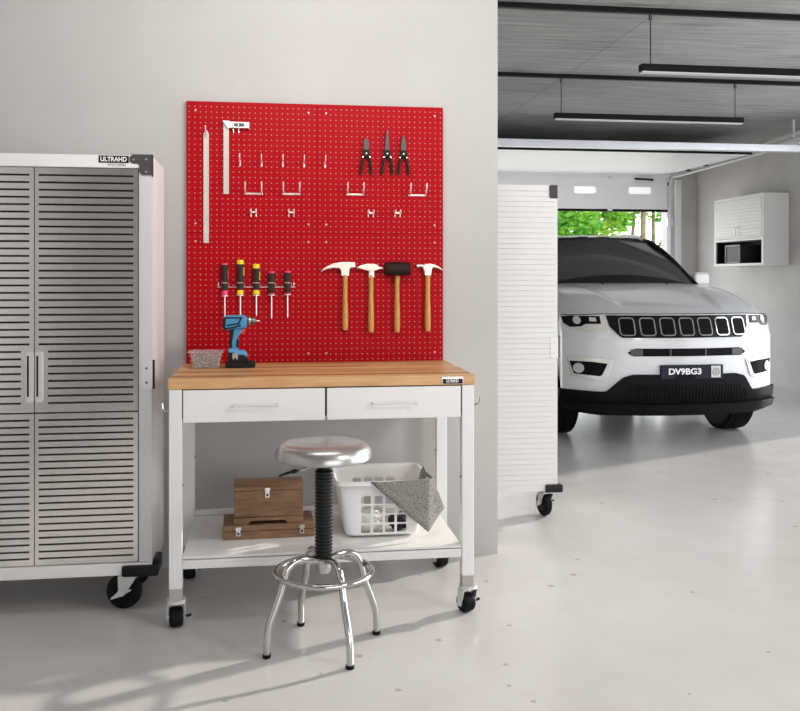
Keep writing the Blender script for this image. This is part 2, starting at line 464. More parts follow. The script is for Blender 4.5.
def track(x, s, label):
    t = thing('door_track', label, 'door track', (x, 12.5, 0), 0, 'garage door tracks')
    bm = B()
    box(bm, -.004, .022, -.105, -.10, 0, 2.6); box(bm, .018, .022, -.10, -.045, 0, 2.6); box(bm, -.004, .018, -.05, -.045, 0, 2.6)
    O('vertical_rail', bm, M['galv'], t, False)
    bm = B()
    for k in range(8):
        a0, a1 = PI / 2 * k / 8, PI / 2 * (k + 1) / 8
        p = [(-.345 + .3 * math.cos(a0), 2.6 + .26 * math.sin(a0)), (-.345 + .3 * math.cos(a1), 2.6 + .26 * math.sin(a1)),
             (-.345 + .25 * math.cos(a1), 2.6 + .21 * math.sin(a1)), (-.345 + .25 * math.cos(a0), 2.6 + .21 * math.sin(a0))]
        prism(bm, p, 0, .02, 'yz')
    O('curved_rail', bm, M['galv'], t)
    bm = B()
    prism(bm, [(-.3, 2.77), (-3.4, 2.815), (-3.4, 2.822), (-.3, 2.777)], -.045, .022, 'yz')
    prism(bm, [(-.3, 2.82), (-3.4, 2.865), (-3.4, 2.872), (-.3, 2.827)], -.015, .022, 'yz')
    prism(bm, [(-.3, 2.77), (-3.4, 2.815), (-3.4, 2.872), (-.3, 2.827)], .018, .024, 'yz')
    O('horizontal_rail', bm, M['door_white'], t, False)
    bm = B(); prism(bm, [(-.35, 2.87), (-3.4, 2.925), (-3.4, 2.965), (-.35, 2.91)], .03, .036, 'yz'); prism(bm, [(-.35, 2.87), (-3.4, 2.925), (-3.4, 2.93), (-.35, 2.875)], -.01, .036, 'yz')
    O('angle_iron', bm, M['door_white'], t, False)
    for y, z in ((-.75, 2.83), (-1.25, 2.84)):
        O('roller', lathe(B(), [(.0, -.06), (.022, -.06), (.022, .0), (0, .0)], 14, 'x', (0, y, z)), M['dark_grey'], t)
    for z in (1.55, 2.1): O('bracket', box(B(), .022, .06, -.09, .065, z, z + .12, .003), M['galv'], t)
    for y in (-1.1, -3.2): O('drop_hanger', box(B(), .01, .03, y - .015, y + .015, 2.90, CEIL), M['galv'], t)
    return t
track(5.69, 1, 'white overhead door track running along the right wall')

# ------------------------------------------------------------------ trees outside
def leaf_cloud(bm, c, rad, n, size):
    for _ in range(int(n * 1.5)):
        while True:
            p = Vector((random.uniform(-1, 1), random.uniform(-1, 1), random.uniform(-1, 1)))
            if p.length <= 1: break
        p = Vector((c[0] + p.x * rad[0], c[1] + p.y * rad[1], c[2] + p.z * rad[2]))
        a = Vector((random.gauss(0, 1), random.gauss(0, 1), random.gauss(0, 1))).normalized()
        u, w = frame_for(a); s = size * random.uniform(.6, 1.3)
        v = [bm.verts.new(p + q) for q in (u * s, w * s * .45, -u * s, -w * s * .45)]
        bm.faces.new(v)
def tree(loc, label, trunk, clouds, leaf='leaf', r=.07):
    t = thing('tree', label, 'tree', loc, 0, 'trees outside the door')
    O('trunk', tube(B(), smooth_path(trunk), [r * (1 - .5 * k / (6 * (len(trunk) - 1))) for k in range(6 * (len(trunk) - 1) + 1)], 8), M['bark'], t)
    bm = B()
    for c, rad, n, s in clouds: leaf_cloud(bm, c, rad, n, s)
    O('foliage', bm, M[leaf], t, False)
    return t
tree((5.3, 16.6, 0), 'dense bright green tree at the left of the door opening', [(0, 0, 0), (.05, 0, 1.2), (-.05, 0, 2.6), (.1, 0, 3.6)],
     [((0.2, 0, 2.3), (.75, .6, .7), 900, .085), ((.1, 0, 3.6), (1.0, .8, .9), 500, .10), ((-1, .4, 2.4), (.8, .6, .9), 350, .09)])
tree((6.35, 17.4, 0), 'yellow-green tree in the middle of the door opening', [(0, 0, 0), (0, 0, 1.4), (.1, 0, 2.7), (.1, 0, 3.8)],
     [((0, 0, 2.55), (.85, .5, .45), 600, .085), ((-.1, 0, 1.75), (.6, .5, .35), 150, .08), ((0, 0, 3.6), (1.0, .7, .8), 400, .1)], 'leaf_y')
tree((6.95, 17.0, 0), 'slim bare-stemmed tree, its trunk leaning a little right of centre in the opening', [(0, 0, 0), (.04, 0, 1.5), (.1, 0, 2.4), (.16, 0, 3.5)],
     [((.1, 0, 3.5), (.7, .6, .6), 300, .09), ((-.2, 0, 2.55), (.35, .3, .3), 140, .07)], 'leaf', .055)
tree((7.15, 16.8, 0), 'thicker straight grey-brown trunk beside the slim tree outside', [(0, 0, 0), (0, 0, 1.4), (.02, 0, 2.4), (.05, 0, 3.5)],
     [((0, 0, 3.5), (.7, .6, .55), 250, .09)], 'leaf', .085)
tree((7.55, 17.2, 0), 'straight narrow trunk right of the thick trunk outside', [(0, 0, 0), (0, 0, 1.5), (0, 0, 2.4), (.0, 0, 3.6)],
     [((0, 0, 3.6), (.6, .6, .5), 220, .09), ((.1, 0, 2.65), (.45, .3, .22), 140, .07)], 'leaf', .06)
tree((7.45, 17.8, 0), 'slanting young tree at the right of the door opening', [(0, 0, 0), (.25, 0, 1.5), (.75, 0, 2.4), (1.3, 0, 3.4)],
     [((1.0, 0, 2.7), (.6, .4, .38), 300, .085), ((1.0, 0, 1.75), (.35, .4, .28), 120, .085), ((1.2, 0, 3.6), (.7, .5, .4), 160, .09)], 'leaf', .05)

# ------------------------------------------------------------------ grooved panels, casters, cabinets
def grooved_panel(x0, x1, yf, th, z0, z1, pitch, first, margin_l, margin_r, gh=.008, gd=.006, notch=None, slot=False):
    """sheet panel facing -y with pressed horizontal grooves; notch=(za, zb, margin_l2, margin_r2) shortens some"""
    bm = bmesh.new()
    def q(a, b_, c, d): bm.faces.new([bm.verts.new(v) for v in (a, b_, c, d)])
    z = z1 - first; zs = []
    while z - gh > z0 + .008: zs.append(z); z -= pitch
    top = z1
    for zt in zs:
        ml, mr = margin_l, margin_r
        if notch and notch[0] < zt - gh / 2 < notch[1]: ml, mr = notch[2], notch[3]
        q((x0, yf, top), (x0, yf, zt), (x1, yf, zt), (x1, yf, top))
        zb = zt - gh; zm = zt - gh * .5; a, b_ = x0 + ml, x1 - mr
        q((x0, yf, zt), (x0, yf, zb), (a, yf, zb), (a, yf, zt)); q((b_, yf, zt), (b_, yf, zb), (x1, yf, zb), (x1, yf, zt))
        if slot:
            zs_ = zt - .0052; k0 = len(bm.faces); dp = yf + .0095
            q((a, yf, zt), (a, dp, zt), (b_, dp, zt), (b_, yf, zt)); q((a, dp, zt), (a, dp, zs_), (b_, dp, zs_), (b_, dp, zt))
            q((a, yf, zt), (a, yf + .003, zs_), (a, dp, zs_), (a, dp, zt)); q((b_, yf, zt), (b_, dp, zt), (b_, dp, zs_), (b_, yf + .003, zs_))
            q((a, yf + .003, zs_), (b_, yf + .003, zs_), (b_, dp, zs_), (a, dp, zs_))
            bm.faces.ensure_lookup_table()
            for fi in range(k0, len(bm.faces)): bm.faces[fi].material_index = 1  # black faces paint in the shade inside the louvre slots
            q((a, yf + .003, zs_), (a, yf, zb), (b_, yf, zb), (b_, yf + .003, zs_))
            bm.faces.new([bm.verts.new(v) for v in ((a, yf, zt), (a, yf, zb), (a, yf + .003, zs_))])
            bm.faces.new([bm.verts.new(v) for v in ((b_, yf, zb), (b_, yf, zt), (b_, yf + .003, zs_))])
            top = zb; continue
        q((a, yf, zt), (a + 3 * gd, yf + gd, zm), (b_ - 3 * gd, yf + gd, zm), (b_, yf, zt))
        q((a + 3 * gd, yf + gd, zm), (a, yf, zb), (b_, yf, zb), (b_ - 3 * gd, yf + gd, zm))
        bm.faces.new([bm.verts.new(v) for v in ((a, yf, zt), (a, yf, zb), (a + 3 * gd, yf + gd, zm))])
        bm.faces.new([bm.verts.new(v) for v in ((b_, yf, zb), (b_, yf, zt), (b_ - 3 * gd, yf + gd, zm))])
        top = zb
    q((x0, yf, top), (x0, yf, z0), (x1, yf, z0), (x1, yf, top))
    yb = yf + th
    q((x0, yf, z1), (x1, yf, z1), (x1, yb, z1), (x0, yb, z1)); q((x0, yf, z0), (x0, yb, z0), (x1, yb, z0), (x1, yf, z0))
    q((x0, yf, z0), (x0, yf, z1), (x0, yb, z1), (x0, yb, z0)); q((x1, yf, z0), (x1, yb, z0), (x1, yb, z1), (x1, yf, z1))
    q((x0, yb, z0), (x0, yb, z1), (x1, yb, z1), (x1, yb, z0))
    bmesh.ops.remove_doubles(bm, verts=bm.verts[:], dist=1e-5)
    bmesh.ops.recalc_face_normals(bm, faces=bm.faces[:])
    return bm

def tread_wheel(bm, r, w, c=(0, 0, 0), axis='x'):
    lathe(bm, [(0, -w / 2), (r * .55, -w / 2), (r * .6, -w / 2 - .002), (r * .88, -w / 2), (r * .97, -w * .38), (r, -w * .22), (r, w * .22), (r * .97, w * .38), (r * .88, w / 2), (r * .6, w / 2 + .002), (r * .55, w / 2), (0, w / 2)], 32, axis, c)
    return bm

def caster(parent, x, y, ztop, r, w, yaw, stem=.0, big=False, lever=True, stem_mat='caster_grey', name='caster'):
    """swivel caster whose wheel axle is along local x before yaw"""
    rot = Matrix.Translation((x, y, 0)) @ Matrix.Rotation(yaw, 4, 'Z')
    off = r * .35
    p = O(name, xform(lathe(B(), [(0, ztop), (w * .75, ztop), (w * .75, ztop - .012), (w * .5, ztop - .016), (0, ztop - .016)], 20), rot), M['zinc'], parent)
    bm = B(); hw = w / 2 + .006
    for s in (-1, 1):
        prism(bm, [(-.022 * (r / .04), ztop - .014), (.022 * (r / .04), ztop - .014), (off + .012, r - .012), (off - .014, r - .010)], s * hw, s * (hw + .005), 'yz')
    box(bm, -hw - .005, hw + .005, -.022 * (r / .04), .022 * (r / .04), ztop - .017, ztop - .013)
    O('fork', xform(bm, rot), M['zinc'], p, False)
    O('wheel', xform(tread_wheel(B(), r, w, (0, off, r)), rot), M['rubber'], p)
    O('axle', xform(tube(B(), [(-hw - .008, off, r), (hw + .008, off, r)], .006, 10), rot), M['zinc'], p)
    if lever:
        bm = B(); tube(bm, [(hw, off - .004, r * 1.05), (hw + .014, off - .01, r * 1.08), (hw + .026, off - .014, r * 1.2)], .0055, 8)
        O('brake_lever', xform(bm, rot), M['black'], p)
    if r > .05:
        bm = B(); prism(bm, [(off - r * .62, r * 1.22), (off - r * .30, r * 1.18), (off + r * .10, r * 1.12), (off + r * .58, r * .70), (off + r * .62, r * .58), (off + r * .2, r * .72), (off - r * .25, r * .95), (off - r * .55, r * 1.12)], hw + .003, hw + .008, 'yz', .001)
        lathe(bm, [(0, hw + .003), (.016, hw + .004), (.014, hw + .012), (0, hw + .013)], 16, 'x', (0, off, r))
        for sg in (1, -1):
            b3 = bm.copy(); xform(b3, Matrix.Diagonal((sg, 1, 1, 1)))
            if sg < 0: bmesh.ops.reverse_faces(b3, faces=b3.faces[:])
            O('brake_plate', xform(b3, rot), M['zinc'], p, False)
        bm.free()
    return p

def cabinet(loc, label, face, stile, big_yaw, plain=False):
    W, D, Z0, Z1 = .914, .43, .155, (1.882 if plain else 1.858)
    t = thing('storage_cabinet', label, 'cabinet', loc, 0, 'rolling storage cabinets')
    h = W / 2; f = -D / 2
    bm = B(); box(bm, -h, h, f + .02, -f, Z0, Z1 - .0, .004)
    O('body', bm, M['white_panel'], t)
    # face frame
    if not plain:
        O('top_rail', box(B(), -h, h, f, f + .022, Z1 - .052, Z1, .003), M['white_panel'], t)
        O('bottom_rail', box(B(), -h, h, f, f + .022, Z0, Z0 + .050, .003), M['white_panel'], t)
    for s in (() if plain else (-1, 1)):
        a, b_ = sorted((s * h, s * (h - .052)))
        O('stile', box(B(), a, b_, f + .001, f + .022, Z0 + .0505, Z1 - .0525, .002), stile, t)
    if not plain: O('reveal', box(B(), -h + .053, h - .053, f + .012, f + .021, Z0 + .0505, Z1 - .0525), M['black_gap'], t, False)
    zmid = .818
    for s in (-1, 1):
        a, b_ = sorted((s * .0015, s * (h - .0555)))
        ml, mr = (.034, .018) if s > 0 else (.018, .034)
        if plain:
            a, b_ = sorted((s * .0015, s * (h - .001)))
            d = O('door', grooved_panel(a, b_, f + .001, .018, Z0 + .003, Z1 - .002, .0295, .032, .014, .014, .005, .0035, notch=(.845, 1.085, (.050 if s > 0 else .012), (.012 if s > 0 else .050))), face, t, False)
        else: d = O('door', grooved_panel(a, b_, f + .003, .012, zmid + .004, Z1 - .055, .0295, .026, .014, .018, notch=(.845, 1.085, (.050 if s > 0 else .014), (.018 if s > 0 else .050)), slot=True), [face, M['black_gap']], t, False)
        hx = s * .018
        hb = O('handle', prism(B(), rrect(hx - .015, hx + .015, .862, 1.066, .012), f - .003, f + .004, 'xz', .002), stile, d)
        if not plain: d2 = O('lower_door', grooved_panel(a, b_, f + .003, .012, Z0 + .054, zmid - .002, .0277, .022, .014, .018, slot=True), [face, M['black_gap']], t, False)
        O('grip_slot', prism(B(), rrect(hx - .009, hx - .002, .885, 1.05, .003), f - .0045, f - .002, 'xz'), M['black'], d)
        # corner brackets, latch plates, bumpers
        X = lambda v: s * v
        if plain: pl_pts = [(X(h - .002), Z1 - .001), (X(h - .042), Z1 - .001), (X(h - .049), Z1 - .008), (X(h - .049), Z1 - .068), (X(h - .042), Z1 - .076), (X(h - .002), Z1 - .076)]
        pl = [(X(h + .003), Z1 + .004), (X(h - .075), Z1 + .004), (X(h - .088), Z1 - .008), (X(h - .088), Z1 - .024), (X(h - .075), Z1 - .034), (X(h - .055), Z1 - .034), (X(h - .050), Z1 - .040), (X(h - .050), Z1 - .068), (X(h - .038), Z1 - .080), (X(h + .003), Z1 - .080)]
        if plain: pl = pl_pts
        bm = B(); prism(bm, pl, f - .004, f + .0005, 'xz')
        a2, b2 = sorted((s * (h + .0005), s * (h + .004)))
        if not plain: box(bm, a2, b2, f - .004, f + .018, Z1 - .085, Z1 + .004)
        cb = O('corner_bracket', bm, M['bracket'], t, False)
        for sx, sz in (() if plain else ((.072, .018), (.022, .016), (.022, .066))):
            O('screw', lathe(B(), [(0, f - .0065), (.004, f - .006), (.005, f - .004)], 10, 'y', (X(h - sx), 0, Z1 - sz)), M['steel'], cb)
        a3, b3 = sorted((X(h - .043), X(h + .003)))
        lp = O('latch_plate', box(B(), a3, b3, f - .003, f + .0015, .905, 1.023, .002), M['white'] if face is not M['brushed'] else stile, t)
        for sz in (.935, .993):
            O('screw', lathe(B(), [(0, f - .0055), (.004, f - .005), (.005, f - .003)], 10, 'y', (X(h - .021), 0, sz)), M['dark_grey'] if not plain else M['steel_stile'], lp)
        a4, b4 = sorted((X(h + .0005), X(h + .010))); O('side_buffer', box(B(), a4, b4, f - .002, f + .022, .908, 1.026, .003), M['black'], t)
        bm = B(); a5, b5 = sorted((X(h - (.118 if not plain else .072)), X(h + .027))); box(bm, a5, b5, f - .018, f + .035, Z0 - .004, Z0 + .040, .008)
        a6, b6 = sorted((X(h + .0005), X(h + .027)))
        if not plain: box(bm, a6, b6, f + .02, f + .13, Z0 - .004, Z0 + .055, .008)
        O('bumper', bm, M['black'], t)
        for yy, k in ((f + .075, 0), (-f - .085, 1)):
            caster(t, s * (h - (.095 if not plain else (.048 if k == 0 else .40))), yy - .01, Z0 - .001, .072, .044, big_yaw, lever=True)
    if not plain:
        # name plate
        npx = .457 - .149
        pt = O('nameplate', box(B(), npx - .060, npx + .058, f - .003, f + .0015, 1.826, 1.855, .001), M['black'], t)
        O('lettering', text_bm('ULTRAHD', .026, (npx - .001, f - .0035, 1.8395), width=.103, bold=.0006), M['text_white'], pt)
        O('small_lettering', text_bm('WHITE SERIES', .0135, (npx + .010, f - .0005, 1.8175), width=.072, bold=.0003), M['text_grey'], pt)
    return t
cabinet((-.482 - .457, 3.79 + .215, 0), 'stainless-fronted rolling cabinet with louvred doors left of the workbench', M['brushed'], M['steel_stile'], PI / 2 - .25)
cabinet((1.597 - .457, 4.93 + .215, 0), 'all-white rolling cabinet half hidden behind the end of the grey wall', M['white_panel'], M['white_panel'], .12, True)

# ------------------------------------------------------------------ workbench
BX, BY = .21, 3.91
t = thing('workbench', 'white rolling workbench with butcher-block top and two drawers', 'workbench', (BX, BY, 0))
HX, HY, ZT = .6075, .315, .968
O('worktop', box(B(), -HX, HX, -HY, HY, ZT - .040, ZT, .003), [M['butcher'], M['butcher_edge']], t)
wt = t.children[0]
for p in wt.data.polygons:
    if p.normal.y < -.7: p.material_index = 1
np_ = O('nameplate', box(B(), .472, .558, -HY - .002, -HY + .002, ZT - .035, ZT - .007, .001), M['steel'], wt)
O('nameplate_field', box(B(), .474, .556, -HY - .003, -HY - .0015, ZT - .034, ZT - .0145), M['plate_navy'], np_)
O('lettering', text_bm('ULTRAHD', .018, (.513, -HY - .0034, ZT - .024), width=.050, bold=.0005), M['text_white'], wt)
for sx in (-1, 1):
    for sy in (-1, 1):
        a, b_ = sorted((sx * (HX - .003), sx * (HX - .053))); c, d = sorted((sy * (HY - .004), sy * (HY - .054)))
        L = O('leg', box(B(), a, b_, c, d, .152, ZT - .0405, .004), M['white'], t)
        for z in (.55,): O('bolt', lathe(B(), [(0, .0), (.005, .0), (.005, .003), (0, .004)], 10, 'x', (sx * (HX - .053) - (.0 if sx < 0 else .004), (c + d) / 2, z)), M['dark_grey'], L)
        O('leg_foot', box(B(), a + .001, b_ - .001, c + .001, d - .001, .112, .1525, .002), M['caster_grey'], L)
        caster(t, (a + b_) / 2 + .002, (c + d) / 2 - .012, .113, .0385, .050, (.12 if sx < 0 else .38))
# apron, drawers
bm = B(); box(bm, -HX + .054, HX - .054, -HY + .028, HY - .010, .805, ZT - .0415, .002)
O('drawer_case', bm, M['white'], t)
O('drawer_gap', box(B(), -HX + .054, HX - .054, -HY + .012, -HY + .0275, .812, ZT - .0415), M['black_gap'], t, False)
for x0, x1, h0, h1 in ((-.5505, .000, -.359, -.185), (.0075, .5495, .188, .366)):
    d = O('drawer', box(B(), x0, x1, -HY + .003, -HY + .011, .797, ZT - .044, .003), M['white'], t)
    bm = B(); tube(bm, smooth_path([(h0 + .004, -HY + .004, .862), (h0 + .004, -HY - .024, .862), (h0 + .012, -HY - .028, .862), (h1 - .012, -HY - .028, .862), (h1 - .004, -HY - .024, .862), (h1 - .004, -HY + .004, .862)], 4), .0048, 8)
    O('handle', bm, M['handle_satin'], d)
# shelf: tray with a raised back rail
bm = B(); box(bm, -HX + .054, HX - .054, -HY + .006, HY - .015, .262, .277, .002)
box(bm, -HX + .054, HX - .054, -HY + .006, -HY + .022, .228, .270, .003); box(bm, -HX + .054, HX - .054, HY - .03, HY - .015, .228, .270, .003)
def mat_shelf():
    m, nt, b = new_mat('ribbed_white_shelf')
    v = obj_coords(nt); s = N(nt, 'ShaderNodeSeparateXYZ'); nt.links.new(v, s.inputs[0])
    fx = math_node(nt, 'FRACT', math_node(nt, 'DIVIDE', s.outputs[0], .012))
    b.inputs['Base Color'].default_value = (.76, .745, .73, 1); b.inputs['Roughness'].default_value = .4
    bump(nt, b, math_node(nt, 'GREATER_THAN', fx, .85), .35, .002)
    return m
O('shelf', bm, mat_shelf(), t)
O('back_rail', box(B(), -HX + .054, HX - .054, HY - .018, HY - .004, .279, .304, .003), M['white'], t)
for s in (-1, 1):
    bm = B(); x = s * (HX - .003)
    tube(bm, smooth_path([(x - s * .002, -HY + .03, .842), (x + s * .012, -HY + .03, .842), (x + s * .024, -HY + .03, .85), (x + s * .027, -HY + .03, .872)]), .0045, 8)
    O('side_hook', bm, M['chrome'], t)

# ------------------------------------------------------------------ pegboard
PY = 4.333       # front face
t = thing('pegboard', 'square red pegboard on the grey wall above the workbench', 'pegboard', (.216, PY, .957))
for sx in (-1, 1):
    for k in (0, 1):
        a, b_ = sorted((0, sx * .6105)); z0, z1 = k * .6155, (k + 1) * .6155
        p = O('panel', box(B(), a + .0004, b_ - .0004, 0, .0269, z0 + .0004, z1 - .0004, .001), M['peg'], t)
        for qx in (a + .042, b_ - .042):
            for qz in (z0 + .042, z1 - .042):
                O('screw', lathe(B(), [(0, -.0035), (.004, -.003), (.0055, 0)], 12, 'y', (qx, 0, qz)), M['peg_screw'], p)

# hooks
def wire_thing(name, label, cat, loc, group, path, r=.0026, plate=None):
    t = thing(name, label, cat, loc, 0, group)
    bm = B()
    for pth in path: tube(bm, smooth_path(pth, 4), r, 8)
    O('wire', bm, M['wire'], t)
    if plate: O('backplate', box(B(), *plate, .0008), M['wire'], t)
    return t
g = 'single pegboard hooks'
sh = wire_thing('peg_hook', 'empty straight hook, leftmost of the row of five single hooks on the pegboard', 'hook', (-.147, PY, 1.888), g,
                [[(0, -.002, .012), (0, -.03, .014), (0, -.05, .028), (0, -.056, .052)]], .0028, (-.004, .004, -.004, -.0003, -.002, .024))
for x, lab in ((-.047, 'second empty single hook from the left in the row of five'), (.053, 'middle empty single hook of the row of five'), (.153, 'fourth empty single hook from the left in the row of five'), (.253, 'empty single hook at the right end of the row of five')):
    dup(sh, (x, PY, 1.888), lab)
dup(sh, (-.303, PY, 2.014), 'single hook at the top left of the pegboard holding the long steel rule')
g = 'wide double pegboard brackets'
ub = wire_thing('tool_bracket', 'empty wide double bracket, leftmost of the four on the pegboard', 'bracket', (-.084, PY, 1.755), g,
                [[(-.038, -.058, .055), (-.038, -.052, .03), (-.038, -.034, .008), (-.038, -.008, .003), (-.034, -.004, .002), (.034, -.004, .002), (.038, -.008, .003), (.038, -.034, .008), (.038, -.052, .03), (.038, -.058, .055)]], .0034, (-.043, .043, -.004, -.0003, -.003, .006))
for x, z, lab in ((.093, 1.756, 'empty wide double bracket, second from the left of the four'), (.396, 1.758, 'empty wide double bracket below the left pair of pliers'), (.698, 1.758, 'empty wide double bracket at the right edge below the pliers')):
    dup(ub, (x, PY, z), lab)
g = 'small double pegboard hooks'
hb = wire_thing('double_hook', 'small empty double hook, leftmost of the lower row of four', 'hook', (-.084, PY, 1.648), g,
                [[(s * .012, -.002, .02), (s * .012, -.022, .016), (s * .012, -.03, .022), (s * .012, -.032, .036)] for s in (-1, 1)] + [[(s * .012, -.003, 0), (s * .012, -.003, .02)] for s in (-1, 1)], .003, (-.015, .015, -.004, -.0003, .018, .025))
for x, z, lab in ((.093, 1.649, 'small empty double hook, second from the left of the lower row'), (.472, 1.650, 'small empty double hook, third from the left of the lower row'), (.602, 1.651, 'small empty double hook at the right end of the lower row'),
                  (-.166, 2.045, 'small double hook under the stock of the try square')):
    dup(hb, (x, PY, z), lab)

pp = wire_thing('double_peg', 'pair of short pegs carrying the leftmost pliers', 'hook', (.449, PY, 1.936), 'peg pairs under the pliers', [[(s * .0165, -.0003, 0), (s * .0165, -.015, 0), (s * .0165, -.027, .002)] for s in (-1, 1)], .0030)
dup(pp, (.550, PY, 1.936), 'pair of short pegs carrying the long-nose pliers'); dup(pp, (.629, PY, 1.936), 'pair of short pegs carrying the rightmost pliers')

# rule and square
t = thing('steel_rule', 'long graduated steel rule hanging at the left edge of the pegboard', 'ruler', (-.303, PY, 1.523))
O('blade', prism(B(), [(-.0125, 0), (.0125, 0), (.0125, .510), (.009, .518), (-.009, .518), (-.0125, .510)], -.0065, -.0045, 'xz'), M['rule'], t, False)
O('hang_tab', prism(B(), [(-.0075, .518), (.0075, .518), (.004, .527), (-.004, .527)], -.0065, -.0045, 'xz'), M['wire'], t, False)
t = thing('try_square', 'try square with steel blade and short grey stock on the pegboard', 'square', (-.225, PY, 1.753))
O('blade', box(B(), .002, .027, -.013, -.011, 0, .335), M['rule'], t, False)
st = O('stock', prism(B(), [(.0, .340), (.022, .308), (.120, .308), (.120, .338)], -.026, -.001, 'xz', .002), M['steel'], t, False)
O('stock_label', box(B(), .052, .098, -.0275, -.0255, .316, .331), M['dark_grey'], st, False)
O('corner_block', prism(B(), [(-.001, .340), (.022, .307), (.029, .307), (.029, .342), (-.001, .342)], -.027, -.0005, 'xz', .001), M['galv'], t, False)

# pliers
def pliers(x, label, jaw, ztip):
    t = thing('pliers', label, 'pliers', (x, PY, 1.857), 0, 'pliers on the pegboard')
    h = ztip - 1.857
    for s in (-1, 1):
        bm = B(); tube(bm, smooth_path([(s * .004, -.016, .098), (s * .010, -.016, .085), (s * .017, -.016, .065), (s * .022, -.016, .035), (s * .025, -.016, 0)]), [.009, .0085, .0078] + [.007] * 22 if False else .0068, 10)
        O('grip', bm, M['plier_grip'], t)
    O('joint', prism(B(), [(-.014, .085), (.014, .085), (.017, .102), (.014, .116), (-.014, .116), (-.017, .102)], -.024, -.0003, 'xz', .002), M['plier_grip'], t)
    O('pivot', lathe(B(), [(0, -.027), (.004, -.0265), (.0045, -.023)], 12, 'y', (0, 0, .098)), M['cream_steel'], t)
    bm = B(); poly = [(-w, z) for w, z in jaw] + [(w, z) for w, z in jaw[::-1]]
    prism(bm, poly, -.022, -.010, 'xz', .0015)
    O('jaw', bm, M['plier_steel'], t)
    return t
pliers(.449, 'dark-handled pliers with short blunt jaws, leftmost of the three', [(.0125, .114), (.0125, .145), (.011, .160), (.005, .169)], 2.025)
pliers(.550, 'dark-handled long-nose pliers, tallest and middle of the three', [(.0115, .114), (.010, .145), (.006, .180), (.003, .208), (.0015, .213)], 2.07)
pliers(.629, 'dark-handled pliers with tapered jaws, rightmost of the three', [(.0128, .114), (.0125, .145), (.0085, .165), (.005, .180), (.003, .187)], 2.043)

# screwdriver rack and screwdrivers
t = thing('screwdriver_rack', 'thin wire rack holding five screwdrivers on the pegboard', 'tool rack', (-.071, PY, 1.317))
bm = B(); tube(bm, smooth_path([(-.176, -.001, .022), (-.176, -.006, .012), (-.170, -.004, .0), (-.155, -.003, -.001), (.155, -.003, -.001), (.170, -.004, .0), (.176, -.006, .012), (.176, -.001, .022)], 4), .0022, 8)
O('rail', bm, M['wire'], t)
SX = (-.217, -.145, -.071, .0, .075)
for x in SX:
    cx = x + .071
    bm = B(); tube(bm, [(cx + (.0168) * math.cos(2 * PI * k / 20), -.0182 + .0168 * math.sin(2 * PI * k / 20), .019) for k in range(20)], .0018, 6, closed=True)
    tube(bm, [(cx + .0168, -.0182, .019), (cx + .0176, -.010, .008), (cx + .0176, -.004, -.001)], .0018, 6)
    O('ring', bm, M['wire'], t)
def screwdriver(x, label, ztop, zb, ztip, col, style):
    t = thing('screwdriver', label, 'screwdriver', (x, PY - .0182, ztip), 0, 'screwdrivers in the wire rack')
    H = ztop - ztip; hb_ = zb - ztip
    r = .0155
    O('handle', lathe(B(), [(0, hb_ + (.018 if style != 's' else .0055)), (r * .85, hb_ + (.018 if style != 's' else .0055)), (r * .92, hb_ + .03), (r, hb_ + .06), (r * 1.02, H - .03), (r * .98, H - .008), (0, H - .007)], 20), M['grip'], t)
    O('cap', lathe(B(), [(0, H - .0085 - (.012 if style == 'y' else 0)), (r * 1.06, H - .0085 - (.012 if style == 'y' else 0)), (r * 1.06, H - .003), (r * .9, H), (0, H)], 20), col, t)
    O('collar', lathe(B(), [(0, hb_), (r * (1.1 if style != 's' else .95), hb_ + .001), (r * (1.0 if style != 's' else .95), hb_ + (.012 if style != 's' else .004)), (r * .86, hb_ + (.022 if style != 's' else .008)), (r * .86, hb_ + .0185), (0, hb_ + .0185)] if style != 's' else [(0, hb_), (r, hb_ + .001), (r, hb_ + .005), (0, hb_ + .0055)], 20), col if style != 's' else M['pink'], t)
    if style != 's': O('stripe', box(B(), r * .72, r * 1.15, -.006, .002, H - .075, H - .035, .001), col, t)
    O('bolster', lathe(B(), [(0, hb_ - .006), (.0175, hb_ - .005), (.0175, hb_ - .002), (.004, hb_ + .001), (0, hb_ + .001)], 18), M['wire'], t)
    O('shaft', lathe(B(), [(0, 0), (.0018, .0), (.0034, .010), (.0036, hb_ - .004), (0, hb_ - .004)], 12), M['wire'], t)
    return t
screwdriver(SX[0], 'long black screwdriver with pink cap and collar, leftmost in the rack', 1.429, 1.279, 1.160, M['pink'], 'p')
screwdriver(SX[1], 'tallest screwdriver, black with yellow cap and collar, second in the rack', 1.444, 1.281, 1.160, M['yellow'], 'y')
screwdriver(SX[2], 'black and yellow screwdriver, shorter one in the middle of the rack', 1.425, 1.281, 1.180, M['yellow'], 'y')
screwdriver(SX[3], 'stubby black screwdriver with thin pink rings, fourth in the rack', 1.391, 1.282, 1.166, M['pink'], 's')
screwdriver(SX[4], 'stubby black screwdriver with thin pink rings at the right end of the rack', 1.393, 1.284, 1.170, M['pink'], 's')

